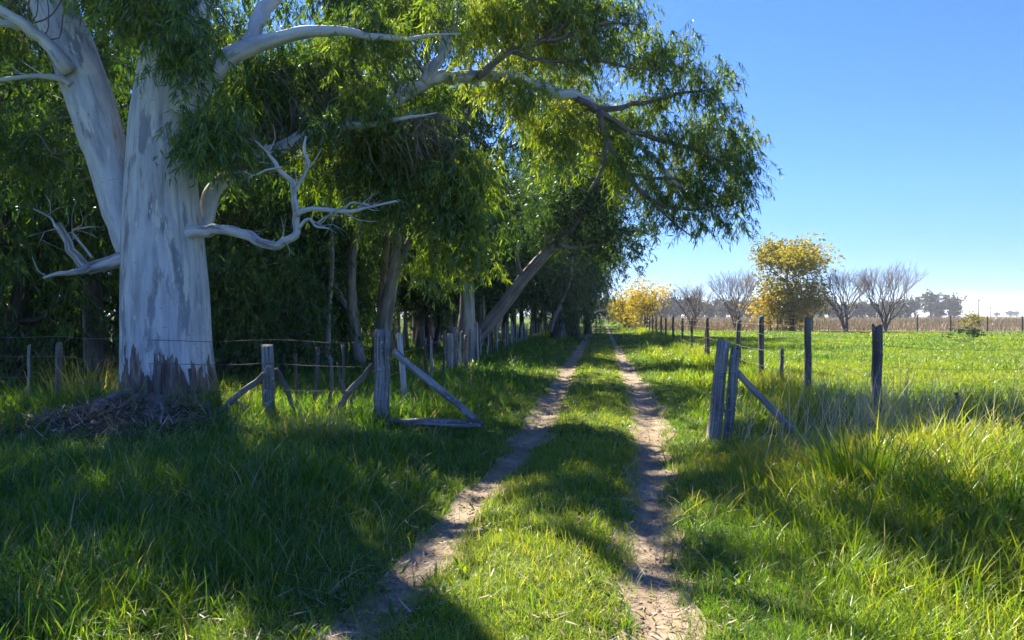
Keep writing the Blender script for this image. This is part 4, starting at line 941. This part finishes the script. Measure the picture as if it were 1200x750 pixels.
# braced gate post on the left
bx, by = W(447, 0, 10.1)[:2]; bz = tz(bx, by)
sp = thing('braced_post', 'thick grey lichened gate post with a diagonal plank and a rail on the ground', 'gate post', (bx, by, bz))
post_geo((0, 0, -.3), (0.01, 0, W(447, 387, 10.1)[2] - bz), .108, .10, 21, n=18).obj('post', M_POST, sp, sm=True)
e1 = np.array(W(462, 412, 10.0)) - np.array([bx, by, bz]); e2 = np.array(W(556, 492, 9.6)) - np.array([bx, by, bz])
post_geo(e1, e2, .048, .048, 22, n=10, sq=.95, rough=.05).obj('diagonal_brace', M_POST, sp, sm=True)
e1 = np.array(W(452, 494, 9.9)) - np.array([bx, by, bz]); e2 = np.array(W(564, 497, 9.45)) - np.array([bx, by, bz])
post_geo(e1, e2, .055, .055, 23, n=10, sq=.95, rough=.05).obj('ground_rail', M_POST, sp, sm=True)
g = Geo()
for z in (.35, .75, 1.05):
    a = np.linspace(0, 6.28, 15); tube(g, np.stack([np.cos(a) * .118, np.sin(a) * .118, z + .01 * np.sin(a)], 1), [.003] * 15, n=4, step=5, cap=False)
g.obj('wire_tie', M_WIRE, sp)

# cross fence on the left: lichened post, thin post, droppers and wires
fl = thing('wire_fence', 'wire fence with one lichened post running left past the gum tree', 'fence', (bx, by, bz))
fo = np.array(fl.location)
lps = [(316, 10.2, 406, .085, M_POST), (67, 11.9, 403, .05, M_DPOST), (-120, 12.6, 400, .06, M_DPOST), (367, 10.9, 408, .035, M_DPOST), (349, 10.6, 415, .025, M_DPOST), (403, 11.0, 405, .022, M_DPOST), (32, 12.1, 405, .02, M_POST), (386, 10.5, 420, .025, M_DPOST)]
for k, (px, d, top, r, mt) in enumerate(lps):
    x, yv, _ = W(px, 0, d); z0 = tz(x, yv); ztop = W(px, top, d)[2]
    post_geo(np.array([x, yv, z0 - .2]) - fo, np.array([x + rng.normal() * .03, yv, ztop]) - fo, r, r * .9, 30 + k, n=16 if r > .07 else 8).obj('post', mt, fl, sm=True)
for zz in (.45, .8, 1.12):
    pts = [np.array([0, 0, zz]), np.array([*W(316, 0, 10.11)[:2], tz(*W(316, 0, 10.1)[:2]) + zz]) - fo, np.array([*W(190, 0, 10.0)[:2], .1 + zz]) - fo, np.array([*W(67, 0, 11.84)[:2], .1 + zz]) - fo, np.array([*W(-120, 0, 12.55)[:2], .1 + zz]) - fo]
    wire_geo(pts).obj('wire', M_WIRE, fl)

# grey picket fence along the grove
def fl_x(yv): return np.interp(yv, [10.1, 19, 26, 34, 60, 110], [bx, -1.45, -0.75, 0.0, 2.95, 8.6])
pf = thing('picket_fence', 'long grey wire fence with many thin pickets along the left side of the lane', 'fence', (-1.45, 19, tz(-1.45, 19)))
fo = np.array(pf.location); ys = []
yv = 12.2
while len(ys) < 92 and yv < 105: ys.append(yv); yv += (0.75 if yv > 17 else 1.25) * (1 + .012 * yv) * random.uniform(.75, 1.2)
for k, yv in enumerate(ys):
    x = fl_x(yv) + random.gauss(0, .04); thick = k % 5 == 0; z0 = tz(x, yv)
    h = random.uniform(1.15, 1.3) if thick else random.uniform(.95, 1.15); r = .052 if thick else .03
    post_geo(np.array([x, yv, z0 - .15]) - fo, np.array([x + random.gauss(0, .035), yv + random.gauss(0, .02), z0 + h]) - fo, r, r * .9, 100 + k, n=8 if yv < 40 else 6, jag=yv < 40).obj('picket', M_PICKET if random.random() < .8 else M_DPOST, pf, sm=True)
for zz in (.35, .65, .92):
    pts = [np.array([fl_x(v), v, tz(fl_x(v), v) + zz]) - fo for v in [10.15] + ys[2::6]]
    wire_geo(pts, r=.003).obj('wire', M_WIRE, pf)
# stout old posts of the cluster by the lane
for k, (px, d, top, r, lab) in enumerate([(527, 18.6, 392, .085, 'leftmost stout grey post in the cluster halfway along the picket fence'), (537, 19.2, 385, .06, 'tallest thin pale post in the cluster halfway along the picket fence'), (545, 19.6, 393, .07, 'rightmost stout grey post in the cluster halfway along the picket fence')]):
    x = (px - 600) / F * d; z0 = tz(x, d)
    g = post_geo((0, 0, -.2), (rng.normal() * .04, 0, W(px, top, d)[2] - z0), r, r * .9, 60 + k, n=12)
    o = g.obj('fence_post', M_POST, sm=True); o.location = (x, d, z0); tag(o, lab, 'post', 'old posts by the picket fence')

# right fence
rf_ = thing('post_fence', 'long fence of dark wooden posts and wires along the right side of the lane', 'fence', (float(fence_r(9.5)), 9.5, tz(float(fence_r(9.5)), 9.5)))
fo = np.array(rf_.location)
ys = [9.5, 12.8, 16.7, 19.6, 25.3, 26.2, 30.5, 34.7, 39.2, 44, 48.5, 53, 57.5, 62, 66.5, 71, 75.5, 80, 85, 90]
tops = {9.5: 382, 12.8: 373, 16.7: 371, 19.6: 376, 25.3: 373, 26.2: 382}
pos = []
for k, yv in enumerate(ys):
    x = float(fence_r(yv)); z0 = tz(x, yv)
    zt = W(0, tops[yv], yv)[2] if yv in tops else random.uniform(1.38, 1.55)
    r = .06 if yv != 9.5 else .064
    post_geo(np.array([x, yv, z0 - .3]) - fo, np.array([x + random.gauss(0, .03), yv, zt]) - fo, r, r * .92, 200 + k, n=14 if yv < 20 else 8).obj('post', M_DPOST, rf_, sm=True)
    pos.append((x, yv, z0))
for k, (px, d, top) in enumerate([(916, 15.0, 409)]):
    x = (px - 600) / F * d; z0 = tz(x, d)
    o = post_geo((0, 0, -.2), (.01, 0, W(px, top, d)[2] - z0), .04, .036, 240, n=8).obj('fence_stake', M_DPOST, sm=True); o.location = (x, d, z0)
    tag(o, 'short thin dark stake standing between the second and third right fence posts', 'stake')
for zz in (.4, .75, 1.1, 1.32):
    wire_geo([np.array([p[0] - .06, p[1], .05 + zz]) - fo for p in pos], r=.0026).obj('wire', M_WIRE, rf_)
for zz in (.55, .85, 1.12):   # wires that run right from the corner post
    wire_geo([np.array([pos[0][0], 9.44, .05 + zz]) - fo, np.array([8.2, 10.6, zz - .02]) - fo, np.array([13, 11.8, zz]) - fo], r=.0024, sag=.05).obj('wire', M_WIRE, rf_)
for px, d, top, lean, r, lab in [(1128, 9.9, 462, -.07, .034, 'broken dark stake leaning left in the tall grass at the right'), (1117, 10.1, 473, .0, .028, 'low broken stake beside the leaning stake in the tall grass')]:
    x = (px - 600) / F * d; z0 = tz(x, d)
    o = post_geo((.12 * (lean < 0), 0, -.1), (lean, 0, W(px, top, d)[2] - z0), r, r * .7, int(px), n=8).obj('broken_stake', M_DPOST, sm=True); o.location = (x, d, z0); tag(o, lab, 'stake')

# leaning pair of split gate posts on the right with a fallen brace
lx, ly = W(842, 0, 9.3)[:2]; lz = tz(lx, ly)
lp = thing('leaning_gate_post', 'pair of split grey gate posts leaning together with a slanting brace', 'gate post', (lx, ly, lz)); fo = np.array(lp.location)
post_geo(np.array(W(834, 520, 9.3)) - fo - [0, 0, .15], np.array(W(848, 400, 9.35)) - fo, .086, .070, 71, n=18, sq=.7, rough=.2).obj('post', M_POST, lp, sm=True)
post_geo(np.array(W(851, 520, 9.2)) - fo - [0, 0, .15], np.array(W(862, 408, 9.25)) - fo, .062, .05, 72, n=14, sq=.8, rough=.2).obj('post', M_POST, lp, sm=True)
post_geo(np.array(W(864, 436, 9.5)) - fo, np.array(W(930, 506, 9.75)) - fo, .042, .046, 73, n=10, sq=.95, rough=.06).obj('brace', M_PICKET, lp, sm=True)
g = Geo()
for z in (.38, .44, .52, .86, .9):
    a = np.linspace(0, 6.28, 17); c = np.array(W(845, 520, 9.27)) * (1 - z / 1.25) + np.array(W(855, 403, 9.3)) * (z / 1.25) - fo
    tube(g, np.stack([c[0] + np.cos(a) * .155, c[1] + np.sin(a) * .12, c[2] + .015 * np.sin(a + z)], 1), [.003] * 17, n=4, step=5, cap=False)
g.obj('wire_tie', M_WIRE, lp)

# far field fence
ff = thing('field_fence', 'thin post and wire fence crossing the far end of the pasture', 'fence', (26, FIELD_END - 1, 0)); fo = np.array(ff.location)
pos = []
for k, px in enumerate([865, 911, 952, 993, 1037, 1075, 1114, 1157, 1198, 1240, 1283]):
    d = FIELD_END - 1; x = (px - 600) / F * d
    post_geo(np.array([x, d, -.1]) - fo, np.array([x, d, random.uniform(1.5, 1.8)]) - fo, .085, .075, 300 + k, n=6, jag=False).obj('post', M_DPOST, ff, sm=True); pos.append((x, d - .08))
for zz in (.6, 1.0, 1.4): wire_geo([np.array([p[0], p[1], zz]) - fo for p in pos], r=.006).obj('wire', M_WIRE, ff)

# fallen branches by the left fence
def branch_thing(paths, d0, d1, label, name='fallen_branch'):
    a = W(paths[0][0][0], 0, d0); o_ = np.array([a[0], a[1], tz(a[0], a[1])]); g = Geo()
    for k, L in enumerate(paths):
        P, R = px_path(L, d0, d1, o_); P, R = catmull(P, R * .78, .12); P = P + np.random.default_rng(k + 5).normal(size=P.shape) * .012; tube(g, P, R, n=9, step=.08, rough=.25, seed=k + 11)
    o = g.obj(name, M_DEADWOOD, sm=True); o.location = o_; tag(o, label, 'branch')
branch_thing([[(238, 498, 5), (262, 478, 5), (285, 458, 4.5), (310, 438, 4)], [(270, 470, 2.5), (283, 476, 2), (290, 488, 1.2)]], 9.95, 10.05, 'dead limb propped between the gum tree foot and the lichened post')
branch_thing([[(385, 490, 4.5), (405, 465, 4.5), (425, 440, 4), (440, 425, 3)], [(405, 465, 3), (398, 445, 2), (396, 425, 1.2)], [(420, 446, 2), (412, 470, 1.6), (416, 490, 1)]], 10.25, 10.2, 'forked dead branch leaning on the left side of the braced gate post')
branch_thing([[(324, 432, 3.5), (334, 452, 4), (346, 476, 3.5), (352, 490, 2)]], 10.3, 10.3, 'short crooked dead branch slanting just right of the lichened post')
branch_thing([[(0, 512, 3), (40, 503, 4), (75, 507, 3.5), (105, 515, 2)]], 9.6, 9.4, 'weathered stick lying flat on the litter left of the mound', 'stick')

# ------------------------------------------------------------------ light, sky, camera
SUN_EL, SUN_AZ = math.radians(45), math.radians(-30)     # azimuth from +Y towards +X
sd = Vector((math.sin(SUN_AZ) * math.cos(SUN_EL), math.cos(SUN_AZ) * math.cos(SUN_EL), math.sin(SUN_EL)))
L = bpy.data.lights.new('sun', 'SUN'); L.energy = 5.0; L.angle = math.radians(0.53); L.color = (1.0, .93, .80)
lo_ = bpy.data.objects.new('sun', L); C.objects.link(lo_); lo_.rotation_euler = sd.to_track_quat('Z', 'Y').to_euler(); lo_.location = (-20, 20, 40)

w = bpy.data.worlds.new('World'); scene.world = w; w.use_nodes = True
nt = w.node_tree; b = NB(nt); nt.nodes.clear()
sky = b.n('ShaderNodeTexSky'); sky.sky_type = 'NISHITA'; sky.sun_disc = False; sky.sun_elevation = SUN_EL; sky.sun_rotation = SUN_AZ
sky.air_density = 0.8; sky.dust_density = 0.05; sky.ozone_density = 8.0; sky.altitude = 0
# a low bank of thin cloud on the right of the horizon
dirv = b.n('ShaderNodeTexCoord').outputs['Generated']
sep = b.n('ShaderNodeSeparateXYZ', i={0: dirv})
nz = b.noise(dirv, 9, 4, .6, (1, 1, 14))
zz = b.math('ADD', sep.outputs['Z'], b.math('MULTIPLY', b.math('SUBTRACT', nz, .5), .016))
band = b.ramp(zz, [(0.0, (.8, .8, .8)), (.020, (.75, .75, .75)), (.027, (0, 0, 0))])
side = b.ramp(b.math('ADD', b.math('MULTIPLY', sep.outputs['X'], .5), .5), [(.70, (0, 0, 0)), (.76, (1, 1, 1))])
front = b.math('GREATER_THAN', sep.outputs['Y'], 0.0)
fac = b.math('MULTIPLY', b.math('MULTIPLY', band, side), front)
low = b.ramp(sep.outputs['Z'], [(0.0, (.31, .38, .47)), (0.06, (.34, .435, .585)), (0.16, (.39, .535, .79)), (0.5, (.36, .565, 1.0))])
skc = b.mix(1.0, sky.outputs[0], low, 'MULTIPLY')
col = b.mix(fac, skc, (3.3, 3.6, 4.0))
bg = b.n('ShaderNodeBackground', i={'Color': col, 'Strength': 0.086})
o_ = b.n('ShaderNodeOutputWorld'); nt.links.new(bg.outputs[0], o_.inputs[0])

# thin autumn haze over the plain
m, hn = new_mat('thin_haze'); hb = NB(hn)
pv = hb.n('ShaderNodeVolumePrincipled', i={'Color': (.86, .92, 1.0, 1), 'Density': 0.0003, 'Anisotropy': 0.2})
ho = hn.nodes.new('ShaderNodeOutputMaterial'); hn.links.new(pv.outputs[0], ho.inputs[1])
g = Geo(); hx, hy0, hy1, hz0, hz1 = 3600, -70, 6100, -2.0, 45.0
g.add([(-hx, hy0, hz0), (hx, hy0, hz0), (hx, hy1, hz0), (-hx, hy1, hz0), (-hx, hy0, hz1), (hx, hy0, hz1), (hx, hy1, hz1), (-hx, hy1, hz1)], [0, 3, 2, 1, 4, 5, 6, 7, 0, 1, 5, 4, 1, 2, 6, 5, 2, 3, 7, 6, 3, 0, 4, 7], [4] * 6)
tag(g.obj('haze', m), 'thin pale haze lying over the fields', 'haze', kind='stuff')

cam = bpy.data.cameras.new('camera'); co = bpy.data.objects.new('camera', cam); C.objects.link(co)
cam.sensor_width = 36; cam.lens = F / 1200 * 36; cam.clip_end = 9000; cam.clip_start = 0.05
co.location = (0, 0, CAMZ); co.rotation_euler = (math.radians(90) - math.atan(5 / F), 0, 0)
scene.camera = co
vs = scene.view_settings; vs.view_transform = 'Standard'; vs.look = 'None'; vs.exposure = 1.95; vs.gamma = 1; vs.use_curve_mapping = False
cy = scene.cycles
cy.max_bounces = 7; cy.diffuse_bounces = 4; cy.glossy_bounces = 2; cy.transmission_bounces = 4; cy.transparent_max_bounces = 4; cy.volume_bounces = 0
cy.caustics_reflective = False; cy.caustics_refractive = False; cy.sample_clamp_indirect = 8
cy.use_adaptive_sampling = True; cy.adaptive_threshold = 0.02
